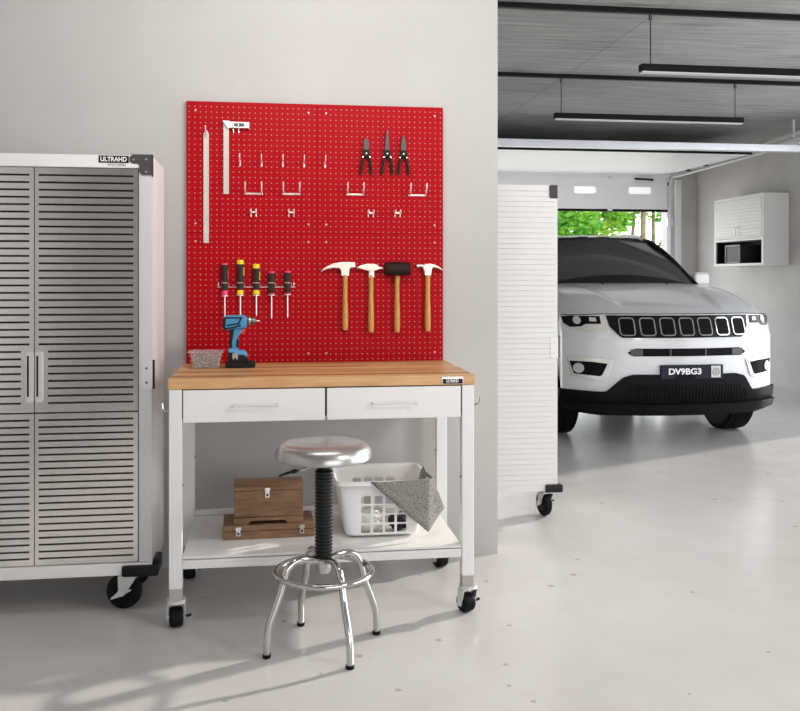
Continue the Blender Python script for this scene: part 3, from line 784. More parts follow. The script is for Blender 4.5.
# hammers
def ham_handle(t, cx, z0, z1):
    n = 14; pts = []; rs = []
    for k in range(n + 1):
        f = k / n; pts.append((cx, -.018, z0 + (z1 - z0) * f)); rs.append(.0138 - .0015 * f + .0012 * math.sin(f * PI * 2.2) - (.0015 if k == 0 else 0))
    bm = tube(B(), pts, rs, 14)
    for v in bm.verts: v.co.y = -.018 + (v.co.y + .018) * 1.15
    O('handle', bm, M['handle_wood'], t)
t = thing('hammer', 'brick hammer with long curved pick, leftmost of the four hammers', 'hammer', (.348, PY, 1.111), 0, 'hammers on the pegboard')
ham_handle(t, 0, 0, .262)
O('head', prism(B(), [(-.119, .276), (-.105, .292), (-.085, .305), (-.055, .318), (-.02, .324), (.020, .325), (.047, .323), (.048, .299), (.026, .297), (.019, .290), (.0175, .258), (-.0195, .258), (-.021, .284), (-.030, .294), (-.055, .296), (-.085, .291), (-.107, .282)], -.032, -.002, 'xz', .004), M['cream_steel'], t)
t = thing('hammer', 'cross-peen hammer with wedge head, second of the four hammers', 'hammer', (.472, PY, 1.100), 0, 'hammers on the pegboard')
ham_handle(t, 0, 0, .272)
O('head', prism(B(), [(-.072, .309), (-.05, .320), (-.02, .327), (.015, .327), (.032, .321), (.038, .313), (.056, .311), (.056, .302), (.038, .300), (.030, .297), (.012, .292), (-.015, .293), (-.045, .301)], -.030, -.004, 'xz', .004), M['cream_steel'], t)
O('neck', prism(B(), [(-.013, .262), (.016, .262), (.013, .294), (-.010, .294)], -.031, -.003, 'xz', .004), M['cream_steel'], t)
t = thing('mallet', 'black rubber mallet with wooden handle, third of the four hammers', 'mallet', (.598, PY, 1.099), 0, 'hammers on the pegboard')
ham_handle(t, 0, 0, .276)
O('head', lathe(B(), [(0, -.060), (.029, -.060), (.0315, -.056), (.0335, 0), (.0315, .056), (.029, .060), (0, .060)], 28, 'x', (0, -.034, .304)), M['mallet'], t)
t = thing('hammer', 'claw hammer with bright steel head, rightmost of the four hammers', 'hammer', (.747, PY, 1.102), 0, 'hammers on the pegboard')
ham_handle(t, 0, 0, .268)
O('head', prism(B(), [(-.024, .317), (-.010, .325), (.012, .327), (.032, .322), (.052, .313), (.068, .301), (.077, .289), (.064, .296), (.045, .305), (.027, .309), (.019, .300), (.015, .268), (-.015, .268), (-.020, .295), (-.028, .312)], -.032, -.002, 'xz', .004), M['cream_steel'], t)
bm = lathe(B(), [(0, -.054), (.0105, -.054), (.011, -.050), (.0105, -.042), (.0075, -.038), (.0085, -.022), (0, -.022)], 20, 'x', (0, -.017, .3155))
O('striking_face', bm, M['steel'], t)

# ------------------------------------------------------------------ bench-top: tub of fixings, drill
t = thing('plastic_tub', 'small clear plastic tub of metal fixings at the left of the worktop', 'tub', (-.282, 4.03, ZT))
def tub_shell(w0, d0, w1, d1, h, th=.002):
    bm = bmesh.new(); rings = []
    spec = [(w0 - .004, d0 - .004, .0005), (w0, d0, .004), (w1, d1, h - .008), (w1 + .010, d1 + .010, h - .006), (w1 + .010, d1 + .010, h)]
    spec += [(w1 - .002, d1 - .002, h), (w0 - .004, d0 - .004, .005)]
    for w, d, z in spec: rings.append([bm.verts.new((x, y, z)) for x, y in rrect(-w / 2, w / 2, -d / 2, d / 2, .012, 4)])
    for a, b_ in zip(rings, rings[1:]):
        n = len(a)
        for k in range(n): bm.faces.new((a[k], a[(k + 1) % n], b_[(k + 1) % n], b_[k]))
    bm.faces.new(rings[0][::-1]); bm.faces.new(rings[-1])
    bmesh.ops.recalc_face_normals(bm, faces=bm.faces[:]); return bm
O('tub_shell', tub_shell(.118, .085, .136, .102, .073), M['clear'], t)
bm = B(); box(bm, -.077, .077, -.060, .060, .071, .076, .002); O('lid', bm, M['clear'], t)
bm = B()
for _ in range(420):
    f = random.random(); w, d = .108 + .014 * f, .074 + .014 * f
    p = Vector((random.uniform(-w / 2 + .008, w / 2 - .008), random.uniform(-d / 2 + .008, d / 2 - .008), .008 + .050 * f))
    a = Vector((random.gauss(0, 1), random.gauss(0, 1), random.gauss(0, .5))).normalized() * .007
    tube(bm, [p - a, p + a], random.choice((.0012, .0018, .0024)), 5)
fx = O('loose_fixings', bm, noisy('mixed_fixings', (.012, .010, .008), (.55, .48, .42), 120, .35, .4, lo=.42, hi=.62), None, True, (-.282, 4.03, ZT))
tag(fx, 'heap of small metal screws and nails filling the clear tub', 'screws', None, 'stuff')

t = thing('cordless_drill', 'blue and black cordless drill standing upright on its battery on the worktop', 'drill', (-.150, 4.03, ZT))
# local x: -.06 rear .. +.09 chuck ; z 0.. .23
bm = B(); prism(bm, [(-.058, .190), (-.054, .222), (-.040, .229), (.030, .229), (.041, .222), (.043, .190), (.040, .172), (-.046, .165), (-.056, .175)], -.030, .030, 'xz', .010, 3)
body = O('motor_body', bm, M['blue'], t)
bm = B(); prism(bm, [(-.0625, .182), (-.061, .215), (-.048, .222), (-.042, .215), (-.046, .180), (-.050, .164), (-.058, .170)], -.031, .031, 'xz', .006, 3); O('rear_cap', bm, M['black'], body)
bm = B()
def band(pts, w, y0, y1):
    for (a, b_) in zip(pts, pts[1:]):
        d = Vector((b_[0] - a[0], b_[1] - a[1])).normalized(); nn = Vector((-d.y, d.x)) * w / 2; e = d * w * .4
        prism(bm, [(a[0] - e.x + nn.x, a[1] - e.y + nn.y), (b_[0] + e.x + nn.x, b_[1] + e.y + nn.y), (b_[0] + e.x - nn.x, b_[1] + e.y - nn.y), (a[0] - e.x - nn.x, a[1] - e.y - nn.y)], y0, y1, 'xz')
band([(-.046, .219), (.020, .219), (.008, .193), (-.040, .186)], .006, -.0325, -.028)
band([(-.046, .172), (-.010, .177), (.016, .186)], .006, -.0325, -.028)
O('trim_line', bm, M['black'], body)
bm = B(); prism(bm, [(-.014, .175), (.028, .185), (.022, .158), (.006, .135), (.000, .100), (.002, .072), (-.028, .072), (-.032, .100), (-.026, .140)], -.019, .019, 'xz', .008, 3); gr = O('grip', bm, M['blue'], t)
bm = B(); prism(bm, [(-.034, .170), (-.010, .168), (-.014, .140), (-.020, .104), (-.017, .085), (-.031, .082), (-.034, .105), (-.030, .140)], -.021, .021, 'xz', .004, 2); O('grip_rubber', bm, M['black'], gr)
bm = B(); prism(bm, [(.004, .130), (.009, .112), (.007, .088), (-.003, .090), (-.002, .115)], -.0205, .0205, 'xz', .003, 2); O('grip_insert', bm, M['black'], gr)
bm = B(); prism(bm, [(.018, .168), (.034, .170), (.036, .160), (.030, .150), (.018, .146), (.010, .150)], -.010, .010, 'xz', .003, 2); O('trigger', bm, M['orange'], t)
bm = B(); prism(bm, [(-.034, .050), (-.034, .085), (.003, .085), (.006, .076), (.034, .074), (.043, .062), (.043, .050)], -.034, .034, 'xz', .006, 2); O('battery_mount', bm, M['blue_light'], t)
bm = B(); prism(bm, [(-.038, .020), (-.038, .068), (-.010, .068), (.0, .060), (.030, .058), (.046, .048), (.048, .020)], -.038, .038, 'xz', .005, 2); bat = O('battery', bm, M['black'], t)
bm = B(); prism(bm, [(-.018, .066), (.005, .066), (.006, .046), (.002, .034), (-.003, .044), (-.010, .044), (-.014, .034), (-.019, .046)], -.0415, -.037, 'xz', .001); O('latch_clip', bm, M['clip'], bat)
bm = B(); prism(bm, [(.042, .062), (.049, .056), (.050, .040), (.046, .040)], -.012, .012, 'xz', .001); O('release_button', bm, M['pink'], bat)
bm = B(); box(bm, -.048, .042, -.042, .042, 0, .024, .004); box(bm, .036, .079, -.034, .034, 0, .028, .004); O('charger_foot', bm, M['black'], t)
ch = O('chuck', lathe(B(), [(0, .040), (.021, .040), (.022, .050), (.019, .052), (.019, .060), (.015, .061), (.016, .074), (.013, .082), (.006, .086), (0, .086)], 24, 'x', (0, 0, .203)), M['chuck'], t)
O('chuck_sleeve', lathe(B(), [(.0195, .0535), (.020, .056), (.0195, .0585)], 24, 'x', (0, 0, .203)), M['steel'], ch)
O('bit', lathe(B(), [(.003, .084), (.0032, .094), (.0, .101)], 10, 'x', (0, 0, .203)), M['wire'], ch)

# ------------------------------------------------------------------ stool
t = thing('stool', 'round brushed-steel shop stool with chrome legs in front of the workbench', 'stool', (.191, 3.356, 0))
ST = .755
O('seat', lathe(B(), [(0, ST - .006), (.05, ST - .005), (.10, ST), (.130, ST + .003), (.150, ST - .002), (.166, ST - .014), (.175, ST - .030), (.178, ST - .046), (.177, ST - .056), (.173, ST - .060), (.165, ST - .057), (0, ST - .057)], 64), simple('spun_steel_seat', (.50, .485, .47), .30, .95), t)
O('seat_plate', box(B(), -.08, .08, -.08, .08, ST - .066, ST - .0575, .003), M['black'], t)
col = O('gas_column', lathe(B(), [(0, .28), (.022, .28), (.022, ST - .066), (0, ST - .066)], 24), M['black'], t)
prof = [(0, .330), (.024, .330)]
z = .332
while z < ST - .105:
    prof += [(.029, z + .002), (.0335, z + .0055), (.0335, z + .0075), (.029, z + .011)]; z += .0128
prof += [(.024, z + .004), (0, z + .004)]
O('bellows', lathe(B(), prof, 28), M['bellow'], t)
hub = O('hub', lathe(B(), [(0, .272), (.022, .272), (.027, .28), (.030, .31), (.030, .330), (.026, .3325), (0, .3325)], 24), M['chrome'], t)
bm = B(); tube(bm, smooth_path([(-.02, -.03, ST - .067), (-.045, -.05, ST - .072), (-.062, -.06, ST - .082), (-.095, -.075, ST - .087)]), .0042, 8)
lv = O('height_lever', bm, M['chrome'], t)
bm = B(); tube(bm, smooth_path([(-.090, -.073, ST - .0865), (-.11, -.082, ST - .088), (-.135, -.092, ST - .092), (-.165, -.104, ST - .099)]), [.004] * 4 + [.0075] * 5 + [.0055] * 5 + [.0045] * 5, 8); O('lever_grip', bm, M['black'], lv)
for a in (200, 291, 22, 110.5):
    ar = math.radians(a); c, s = math.cos(ar), math.sin(ar)
    P_ = lambda r, z: (r * c, r * s, z)
    path = smooth_path([P_(.020, .318), P_(.060, .330), P_(.105, .330), P_(.140, .308), P_(.156, .270), P_(.172, .215), P_(.200, .145), P_(.217, .095), P_(.221, .055), P_(.222, .012)], 6)
    L = O('leg', tube(B(), path, .0128, 14), M['chrome'], t)
    O('foot_tip', lathe(B(), [(0, 0), (.014, 0), (.0155, .004), (.0155, .013), (0, .013)], 16, 'z', P_(.222, 0)), M['rubber'], L)
O('foot_ring', tube(B(), [(.178 * math.cos(2 * PI * k / 64), .178 * math.sin(2 * PI * k / 64), .277) for k in range(64)], .0105, 12, closed=True), M['chrome'], t)

# ------------------------------------------------------------------ shelf: wooden case + chest
SZ = .2775
def latch(parent, x, y, zt, w=.022, h=.036):
    l = O('latch', prism(B(), [(x - w / 2, zt), (x + w / 2, zt), (x + w / 2, zt - h * .32), (x + w * .3, zt - h * .45), (x + w * .42, zt - h * .55), (x + w * .42, zt - h), (x - w * .42, zt - h), (x - w * .42, zt - h * .55), (x - w * .3, zt - h * .45), (x - w / 2, zt - h * .32)], y - .004, y + .001, 'xz', .001), M['steel'], parent)
    O('keyhole', prism(B(), rrect(x - .0045, x + .0045, zt - h * .86, zt - h * .58, .003), y - .0048, y - .0038, 'xz'), M['black'], l)
t = thing('wooden_case', 'flat brown wooden case with two latches on the bench shelf', 'case', (-.013, 3.90, SZ), .03)
O('case_base', box(B(), -.188, .188, -.098, .098, 0, .0325, .0015), M['chest_wood'], t)
O('case_lid', box(B(), -.188, .188, -.098, .098, .0352, .059, .0015), M['chest_wood'], t)
O('seam', box(B(), -.184, .184, -.094, .094, .032, .0356), M['black_gap'], t, False)
latch(t, -.126, -.098, .052); latch(t, .136, -.098, .052)
t = thing('wooden_chest', 'domed-lid brown wooden chest standing on the flat case', 'chest', (-.0135, 3.895, SZ + .0592), .03)
D = .082
prof = [(-.1435, 0)]
bm = B(); box(bm, -.142, .142, -D + .001, D - .001, .0305, .1365, .0015); O('chest_body', bm, M['chest_wood'], t)
bm = B(); box(bm, -.139, .139, -D + .005, D - .005, .029, .1397); O('seam', bm, M['black_gap'], t, False)
# plinth with an arched cut-out
pl = [(-.144, 0), (-.087, 0), (-.074, .013), (.066, .013), (.079, 0), (.144, 0), (.144, .028), (-.144, .028)]
bm = B(); prism(bm, pl, -D, -D + .012, 'xz', .001); prism(bm, pl, D - .012, D, 'xz', .001); box(bm, -.144, -.132, -D + .012, D - .012, 0, .028); box(bm, .132, .144, -D + .012, D - .012, 0, .028)
O('plinth', bm, M['chest_wood'], t)
lid = [(-D, .1395), (-D, .152)] + [(-D * math.cos(a), .152 + .012 * math.sin(a)) for a in [PI * k / 14 for k in range(1, 14)]] + [(D, .152), (D, .1395)]
O('chest_lid', prism(B(), lid, -.143, .143, 'yz', .0015), M['chest_wood'], t)
latch(t, -.006, -D, .149, .021, .040)

# ------------------------------------------------------------------ laundry basket + towel + cloths
BKX, BKY = .460, 3.908
t = thing('laundry_basket', 'white plastic laundry basket with square holes on the bench shelf', 'basket', (BKX, BKY, SZ))
bw0, bd0, bw1, bd1, bh = .305, .315, .375, .345, .236
def basket():
    bm = bmesh.new()
    us = []                                   # perimeter: (side, frac)
    cols_f = [.0]
    # front/back columns in metres from the left end of the straight side at mid height
    holes_x = [(-.092 + .050 * k, -.092 + .050 * k + .040) for k in range(4)]
    def side_breaks(half):
        br = [-half]
        for a, b_ in holes_x: br += [a + .0, b_]
        br.append(half); return br
    def pt(u, z):
        f = z / bh; W = (bw0 + (bw1 - bw0) * f) / 2; Dp = (bd0 + (bd1 - bd0) * f) / 2; r = .035
        side, q = u
        if side == 0: return (q * (W - r) / (bw0 / 2 - r) if abs(q) > .12 else q, -Dp, z)
        if side == 2: return (-q * (W - r) / (bw0 / 2 - r) if abs(q) > .12 else -q, Dp, z)
        if side == 1: return (W, q * (Dp - r) / (bd0 / 2 - r) if abs(q) > .12 else q, z)
        if side == 3: return (-W, -q * (Dp - r) / (bd0 / 2 - r) if abs(q) > .12 else -q, z)
        k = int(side - 10); cs = ((1, -1), (1, 1), (-1, 1), (-1, -1))[k]
        a0 = (-90, 0, 90, 180)[k]; a = math.radians(a0 + q * 90)
        return (cs[0] * (W - r) + r * math.cos(a), cs[1] * (Dp - r) + r * math.sin(a), z)
    for sd in range(4):
        half = (bw0 if sd % 2 == 0 else bd0) / 2 - .035
        for q in side_breaks(half): us.append((sd, q))
        for q in (.33, .66): us.append((10 + sd, q))
    n = len(us)
    zr = [0.0, .022] 
    zr = [.001, .022, .056, .0625, .0965, .103, .137, .1435, .1775, .208, bh]
    hole_rows = {1, 3, 5, 7}
    grid = [[bm.verts.new(pt(u, z)) for u in us] for z in zr]
    for j in range(len(zr) - 1):
        for i in range(n):
            i2 = (i + 1) % n
            sd, q = us[i]
            if j in hole_rows and sd < 4 and us[i2][0] == sd and any(abs(q - a) < 1e-6 for a, b_ in holes_x): continue
            bm.faces.new((grid[j][i], grid[j][i2], grid[j + 1][i2], grid[j + 1][i]))
    # rim flange
    def ring(off, z): 
        out = []
        for u in us:
            p = Vector(pt(u, bh)); d = Vector((p.x, p.y, 0)).normalized()
            s = Vector((math.copysign(1, p.x) if abs(p.x) > bw1 / 2 - .036 else 0, math.copysign(1, p.y) if abs(p.y) > bd1 / 2 - .036 else 0, 0))
            if s.length > 1: s = Vector((d.x, d.y, 0)).normalized()
            out.append(bm.verts.new((p.x + s.x * off, p.y + s.y * off, z)))
        return out
    prev = grid[-1]
    for off, z in ((.007, bh + .004), (.014, bh + .001), (.016, bh - .014)):
        cur = ring(off, z)
        for i in range(n): bm.faces.new((prev[i], prev[(i + 1) % n], cur[(i + 1) % n], cur[i]))
        prev = cur
    bm.faces.new(grid[0][::-1])
    cl = bm.edges.layers.float.new('crease_edge')
    top = set(prev); bot = set(grid[0])
    cv = bm.verts.layers.float.new('crease_vert')
    for e in bm.edges:
        if e.is_boundary and not (e.verts[0] in top):
            e[cl] = 1.0
            for v_ in e.verts: v_[cv] = .55
        if e.verts[0] in bot and e.verts[1] in bot: e[cl] = 1.0
    bmesh.ops.recalc_face_normals(bm, faces=bm.faces[:])
    return bm
bo = O('tub', basket(), simple('white_plastic', (.80, .785, .765), .35), t)
m_ = bo.modifiers.new('ss', 'SUBSURF'); m_.levels = 2; m_.render_levels = 2
m_ = bo.modifiers.new('sol', 'SOLIDIFY'); m_.thickness = .0035; m_.offset = 0

def cloth_lump(name, label, loc, rad, seed, mat):
    bm = bmesh.new(); bmesh.ops.create_icosphere(bm, subdivisions=4, radius=1)
    for v in bm.verts:
        p = v.co.copy(); f = 1 + .22 * noise.noise(p * 2.1 + Vector((seed, 0, 0))) + .10 * noise.noise(p * 5 + Vector((0, seed, 0)))
        q = Vector((p.x * rad[0], p.y * rad[1], p.z * rad[2])) * f
        q.x = max(-rad[0], min(rad[0], q.x)); q.y = max(-rad[1], min(rad[1], q.y)); q.z = max(-rad[2], q.z); v.co = q
    o = O(name, bm, M[mat], None, True, (loc[0], loc[1], loc[2] + rad[2])); tag(o, label, 'cloth', 'cloths in the basket'); return o
cloth_lump('crumpled_cloth', 'crumpled white cloth seen through the lower left basket holes', (BKX - .060, BKY - .08, SZ + .007), (.070, .055, .045), 3, 'cloth_white')
cloth_lump('crumpled_cloth', 'crumpled black cloth seen through the lower right basket holes', (BKX + .080, BKY - .07, SZ + .007), (.045, .055, .036), 8, 'cloth_dark')

def towel():
    bm = bmesh.new()
    yF = BKY - bd1 / 2 - .020; rim = SZ + bh + .009; xR = BKX + bw1 / 2 + .020
    P0, P1, P2 = Vector((.405, yF, rim - .006)), Vector((xR - .02, yF + .004, rim)), Vector((xR - .002, BKY + .05, rim + .003))
    Pc = Vector((xR, yF + .02, rim))
    Bt, Ct = Vector((.642, yF - .006, .306)), Vector((.722, yF + .05, .388))
    Tin = Vector((xR - .055, yF + .10, rim - .055)); Rm = Vector((xR - .01, yF + .12, rim + .004))
    tris = [(P0, Bt, P1), (P1, Bt, Pc), (Pc, Bt, Ct), (Pc, Ct, Rm), (Rm, Ct, P2), (P0, P1, Tin), (P1, Pc, Tin), (Pc, Rm, Tin), (Rm, P2, Tin)]
    for tr in tris: bm.faces.new([bm.verts.new(p) for p in tr])
    bmesh.ops.remove_doubles(bm, verts=bm.verts[:], dist=1e-4)
    bmesh.ops.subdivide_edges(bm, edges=bm.edges[:], cuts=7, use_grid_fill=True)
    bmesh.ops.smooth_vert(bm, verts=[v for v in bm.verts if not v.is_boundary], factor=.5, use_axis_x=True, use_axis_y=True, use_axis_z=True)
    for v in bm.verts:
        if v.co.z < rim - .02: v.co.y += .006 * noise.noise(v.co * 14); v.co.x += .004 * noise.noise(v.co * 11 + Vector((5, 0, 0)))
    bmesh.ops.recalc_face_normals(bm, faces=bm.faces[:])
    return bm
tw = O('towel', towel(), M['towel'], None); tag(tw, 'grey terry towel hanging over the front right corner of the basket', 'towel')
m_ = tw.modifiers.new('sol', 'SOLIDIFY'); m_.thickness = .005; m_.offset = 1

# ------------------------------------------------------------------ wall cabinet on the right wall
t = thing('wall_cabinet', 'white wall cabinet with two slatted doors and an open black shelf', 'cabinet', (5.86, 10.79, 1.50))
HL, HD, HH = .61, .335, .875
bm = B(); i_ = HL - .0401; box(bm, 0, HD - .01, -i_, i_, 0, .03); box(bm, 0, HD - .01, -i_, i_, .315, .345); box(bm, 0, HD - .01, -i_, i_, HH - .04, HH); box(bm, 0, HD - .01, -HL, -HL + .04, 0, HH); box(bm, 0, HD - .01, HL - .04, HL, 0, HH); box(bm, HD - .0099, HD, -HL, HL, 0, HH)
O('carcass', bm, M['white_panel'], t, False)
bm = B(); box(bm, .03, HD - .011, -HL + .041, HL - .041, .031, .314)
bm2 = B(); box(bm2, HD - .02, HD - .0110, -HL + .041, HL - .041, .031, .314); box(bm2, .02, HD - .02, -HL + .0405, HL - .0405, .0305, .034); box(bm2, .02, HD - .02, HL - .044, HL - .0405, .034, .314); box(bm2, .02, HD - .02, -HL + .0405, -HL + .044, .034, .314); bm.free()
O('niche_lining', bm2, M['black'], t, False)
for s in (-1, 1):
    y0, y1 = sorted((s * .004, s * (HL - .044)))
    g_ = grooved_panel(-.283, .283, 0, .012, .350, HH - .045, .042, .03, .012, .012, .012, .007)
    rot = Matrix.Translation((-.006, (y0 + y1) / 2, 0)) @ Matrix.Rotation(-PI / 2, 4, 'Z')
    d = O('door', xform(g_, rot), M['white_panel'], t, False)
    bm = B(); tube(bm, smooth_path([(-.006, s * .045, .36 + .03), (-.03, s * .045, .36 + .04), (-.03, s * .045, .36 + .12), (-.006, s * .045, .36 + .13)], 4), .006, 8)
    O('handle', bm, M['steel'], d)
t = thing('crate', 'dark grey box standing in the open shelf of the wall cabinet', 'box', (5.99, 11.0, 1.535))
O('crate_body', box(B(), -.09, .16, -.21, .17, 0, .235, .006), M['crate'], t)
bm = B()
for y0, y1, z0, z1 in ((-.21, .17, .215, .237), (-.21, -.19, 0, .22), (.15, .17, 0, .22), (-.21, .17, 0, .018)): box(bm, -.098, -.0895, y0, y1, z0, z1)
O('crate_rim', bm, M['crate_edge'], t, False)

# ------------------------------------------------------------------ car
CXc, CYc = 3.268, 6.85
car = thing('car', 'white compact SUV with seven-slot grille parked facing out of the garage', 'car', (CXc, CYc, 0))
def bow(x):
    a = abs(x); return .27 * a * a + (.9 * (a - .62) ** 2 if a > .62 else 0)
def prof_y(z): return .40 * max(0, z - .87) + .30 * max(0, .42 - z) + .03 * max(0, (z - .62)) * 0
def S(x, z, off=0.0):
    s = .54 * x + (1.8 * (abs(x) - .62) * math.copysign(1, x) if abs(x) > .62 else 0)
    n = Vector((s, -1, 0)).normalized()
    return Vector((x, bow(x) + prof_y(z), z)) + n * off
def poly_at(poly, f):
    d = [0]
    for a, b_ in zip(poly, poly[1:]): d.append(d[-1] + math.hypot(b_[0] - a[0], b_[1] - a[1]))
    L = f * d[-1]
    for i in range(len(poly) - 1):
        if L <= d[i + 1] + 1e-9:
            k = 0 if d[i + 1] == d[i] else (L - d[i]) / (d[i + 1] - d[i])
            return (poly[i][0] + (poly[i + 1][0] - poly[i][0]) * k, poly[i][1] + (poly[i + 1][1] - poly[i][1]) * k)
    return poly[-1]
def patch(U, L, n, m, off, skirt=.03, bm=None):
    """curved plate on the car's front between an upper and a lower outline"""
    bm = bm or bmesh.new(); t_ = bmesh.new(); g = []
    for j in range(m + 1):
        row = []
        for i in range(n + 1):
            a, b_ = poly_at(U, i / n), poly_at(L, i / n); k = j / m
            row.append(t_.verts.new(S(a[0] + (b_[0] - a[0]) * k, a[1] + (b_[1] - a[1]) * k, off)))
        g.append(row)
    for j in range(m):
        for i in range(n): t_.faces.new((g[j][i], g[j + 1][i], g[j + 1][i + 1], g[j][i + 1]))
    if skirt:
        loop = g[0] + [r[-1] for r in g[1:]] + g[-1][::-1][1:] + [r[0] for r in g[1:-1]][::-1]
        back = [t_.verts.new(v.co + Vector((0, skirt, 0))) for v in loop]; k = len(loop)
        for i in range(k): t_.faces.new((loop[i], loop[(i + 1) % k], back[(i + 1) % k], back[i]))
    bmesh.ops.recalc_face_normals(t_, faces=t_.faces[:])
    merge(bm, t_); return bm
def loft(bm, rings, close_ends=True):
    t_ = bmesh.new(); R_ = [[t_.verts.new(p) for p in r] for r in rings]; n = len(R_[0])
    for a, b_ in zip(R_, R_[1:]):
        for k in range(n): t_.faces.new((a[k], a[(k + 1) % n], b_[(k + 1) % n], b_[k]))
    if close_ends: t_.faces.new(R_[0][::-1]); t_.faces.new(R_[-1])
    bmesh.ops.recalc_face_normals(t_, faces=t_.faces[:]); merge(bm, t_)
def sheet(bm, fn, n, m):
    t_ = bmesh.new(); g = [[t_.verts.new(fn(i / n, j / m)) for i in range(n + 1)] for j in range(m + 1)]
    for j in range(m):
        for i in range(n): t_.faces.new((g[j][i], g[j][i + 1], g[j + 1][i + 1], g[j + 1][i]))
    bmesh.ops.recalc_face_normals(t_, faces=t_.faces[:]); merge(bm, t_); return bm

bm = bmesh.new()
# lower body
secs = []
for y, xs, xb, zb, zbelt in ((.36, .895, .86, .30, .98), (.6, .905, .87, .28, 1.02), (1.0, .91, .875, .28, 1.10), (1.35, .91, .87, .28, 1.22), (2.2, .91, .87, .27, 1.235), (3.2, .91, .87, .27, 1.25), (3.9, .90, .855, .30, 1.24), (4.25, .86, .80, .36, 1.20), (4.39, .76, .70, .45, 1.10)):
    half = [(.70, zb), (xs * .975, zb + .07), (xs, .60), (xs * .998, .85), ((xs + xb) / 2, zbelt - .06), (xb, zbelt)]
    secs.append([(x, y, z) for x, z in half] + [(-x, y, z) for x, z in half[::-1]])
loft(bm, secs)
# front skin
patch([(-.912, 1.0), (-.80, 1.055), (-.5, 1.063), (.5, 1.063), (.80, 1.055), (.912, 1.0)], [(-.912, .36), (.912, .36)], 60, 18, 0, .05, bm)
O('body', bm, M['car_white'], car)
# hood
def hood(u, v):
    a = 2 * u - 1
    if abs(a) <= .86: x = .86 * a / .86; drop = 0
    else:
        k = (abs(a) - .86) / .14; x = math.copysign(.86 + .05 * math.sin(k * PI / 2), a); drop = .16 * (1 - math.cos(k * PI / 2))
    yf = min(bow(x), .36) + .075; yb_ = 1.30 + .10 * (x / .8) ** 2
    y = yf + (yb_ - yf) * v
    zf = 1.062 - .010 * (abs(x) / .86) ** 2
    z = zf + (1.288 - zf) * (1 - (1 - v) ** 1.55) + .016 * math.sin(min(1, v * 7) * PI / 2)
    z -= .020 * (abs(x) / .86) ** 4
    cr = abs(x) - (.40 + .16 * v)
    z += .026 * (1 / (1 + math.exp(-cr * 110)) ) * math.sin(PI * min(1, v * 1.15)) * (1 if abs(x) < .8 else .6)
    return Vector((x, y, z - drop * (.4 + .6 * (1 - v))))
bm = bmesh.new(); sheet(bm, hood, 72, 26)
O('hood', bm, M['car_white'], car)
O('hood_seam', patch([(-.90, 1.052), (-.6, 1.0665), (.6, 1.0665), (.90, 1.052)], [(-.90, 1.046), (-.6, 1.060), (.6, 1.060), (.90, 1.046)], 40, 1, .002, .01), M['black_gap'], car)
# washer jets
for x in (-.235, .40):
    v = hood((x / .86 * .86 + 1) / 2, .90); O('washer_jet', lathe(B(), [(0, .012), (.012, .010), (.016, -.01)], 12, 'z', (v.x, v.y, v.z)), M['black'], car)
# windshield
def ws(u, v):
    x0 = .80; x1 = .60; a = 2 * u - 1; x = a * (x0 + (x1 - x0) * v)
    y0 = 1.24 + .13 * a * a; y1 = 2.02 + .09 * a * a
    z0 = 1.262 - .035 * a * a; z1 = 1.765 - .045 * a * a
    b_ = math.sin(v * PI) * .03
    return Vector((x, y0 + (y1 - y0) * v - b_ * .5, z0 + (z1 - z0) * v + b_))
O('windshield', sheet(bmesh.new(), ws, 32, 16), M['glass'], car)
def reflection_band(u, v):
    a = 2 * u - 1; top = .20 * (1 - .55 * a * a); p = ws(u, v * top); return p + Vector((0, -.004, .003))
O('windshield_reflection', sheet(bmesh.new(), reflection_band, 32, 3), M['reflection_band'], car)  # dark arc of a reflection, laid over the glass as a black sheet
for s in (-1, 1):
    O('pillar', tube(B(), smooth_path([Vector((s * .83, 1.36, 1.215)), Vector((s * .775, 1.56, 1.36)), Vector((s * .70, 1.82, 1.555)), Vector((s * .615, 2.10, 1.715)), Vector((s * .60, 2.4, 1.745))]), .030, 10), M['gloss_black'], car)
    bm = sheet(bmesh.new(), lambda u, v: Vector((s * ((.875 + (.62 - .875) * v) if True else 0), (1.40 + 2.5 * u) * (1 - v) + (2.12 + 1.6 * u) * v, 1.235 + (1.745 - 1.235) * v)), 10, 6)
    O('side_window', bm, M['glass'], car)
    mb = B(); 
    mir = thing_ = O('mirror', xform(box(B(), -.085, .085, -.05, .06, -.066, .066, .035, 4), Matrix.Translation((s * .935, 1.62, 1.342))), M['car_white'], car)
    O('mirror_arm', tube(B(), [(s * .90, 1.65, 1.30), (s * .83, 1.66, 1.25)], [.022, .03], 8), M['gloss_black'], mir)
def roof(u, v):
    a = 2 * u - 1; w = .60 + .03 * math.sin(v * PI); x = a * w
    y0 = 2.0 + .09 * a * a; y = y0 + (3.95 - y0) * v
    z = 1.783 + .035 * math.sin(min(1, v * 1.3) * PI * .62) - .05 * v * v - .05 * a ** 4 - (.012 if v == 0 else 0)
    return Vector((x, y, z))
bm = sheet(bmesh.new(), roof, 24, 20); O('roof', bm, M['car_white'], car)
bm = sheet(bmesh.new(), lambda u, v: Vector(((2 * u - 1) * (.60 + .20 * v), 3.93 + .40 * v, 1.745 - .545 * v)), 8, 6); O('rear_window', bm, M['glass'], car)
bm = B(); loft(bm, [[(x, y, z) for x, z in ((-.86, 1.2), (-.60, 1.70), (.60, 1.70), (.86, 1.2))] for y in (2.3, 3.9)]); O('cabin_shell', bm, M['gloss_black'], car)
for s in (-1, 1): O('roof_rail', tube(B(), smooth_path([(s * .565, 2.15, 1.725), (s * .57, 2.3, 1.785), (s * .575, 3.0, 1.815), (s * .565, 3.7, 1.775), (s * .55, 3.85, 1.73)]), .016, 8), M['steel'], car)
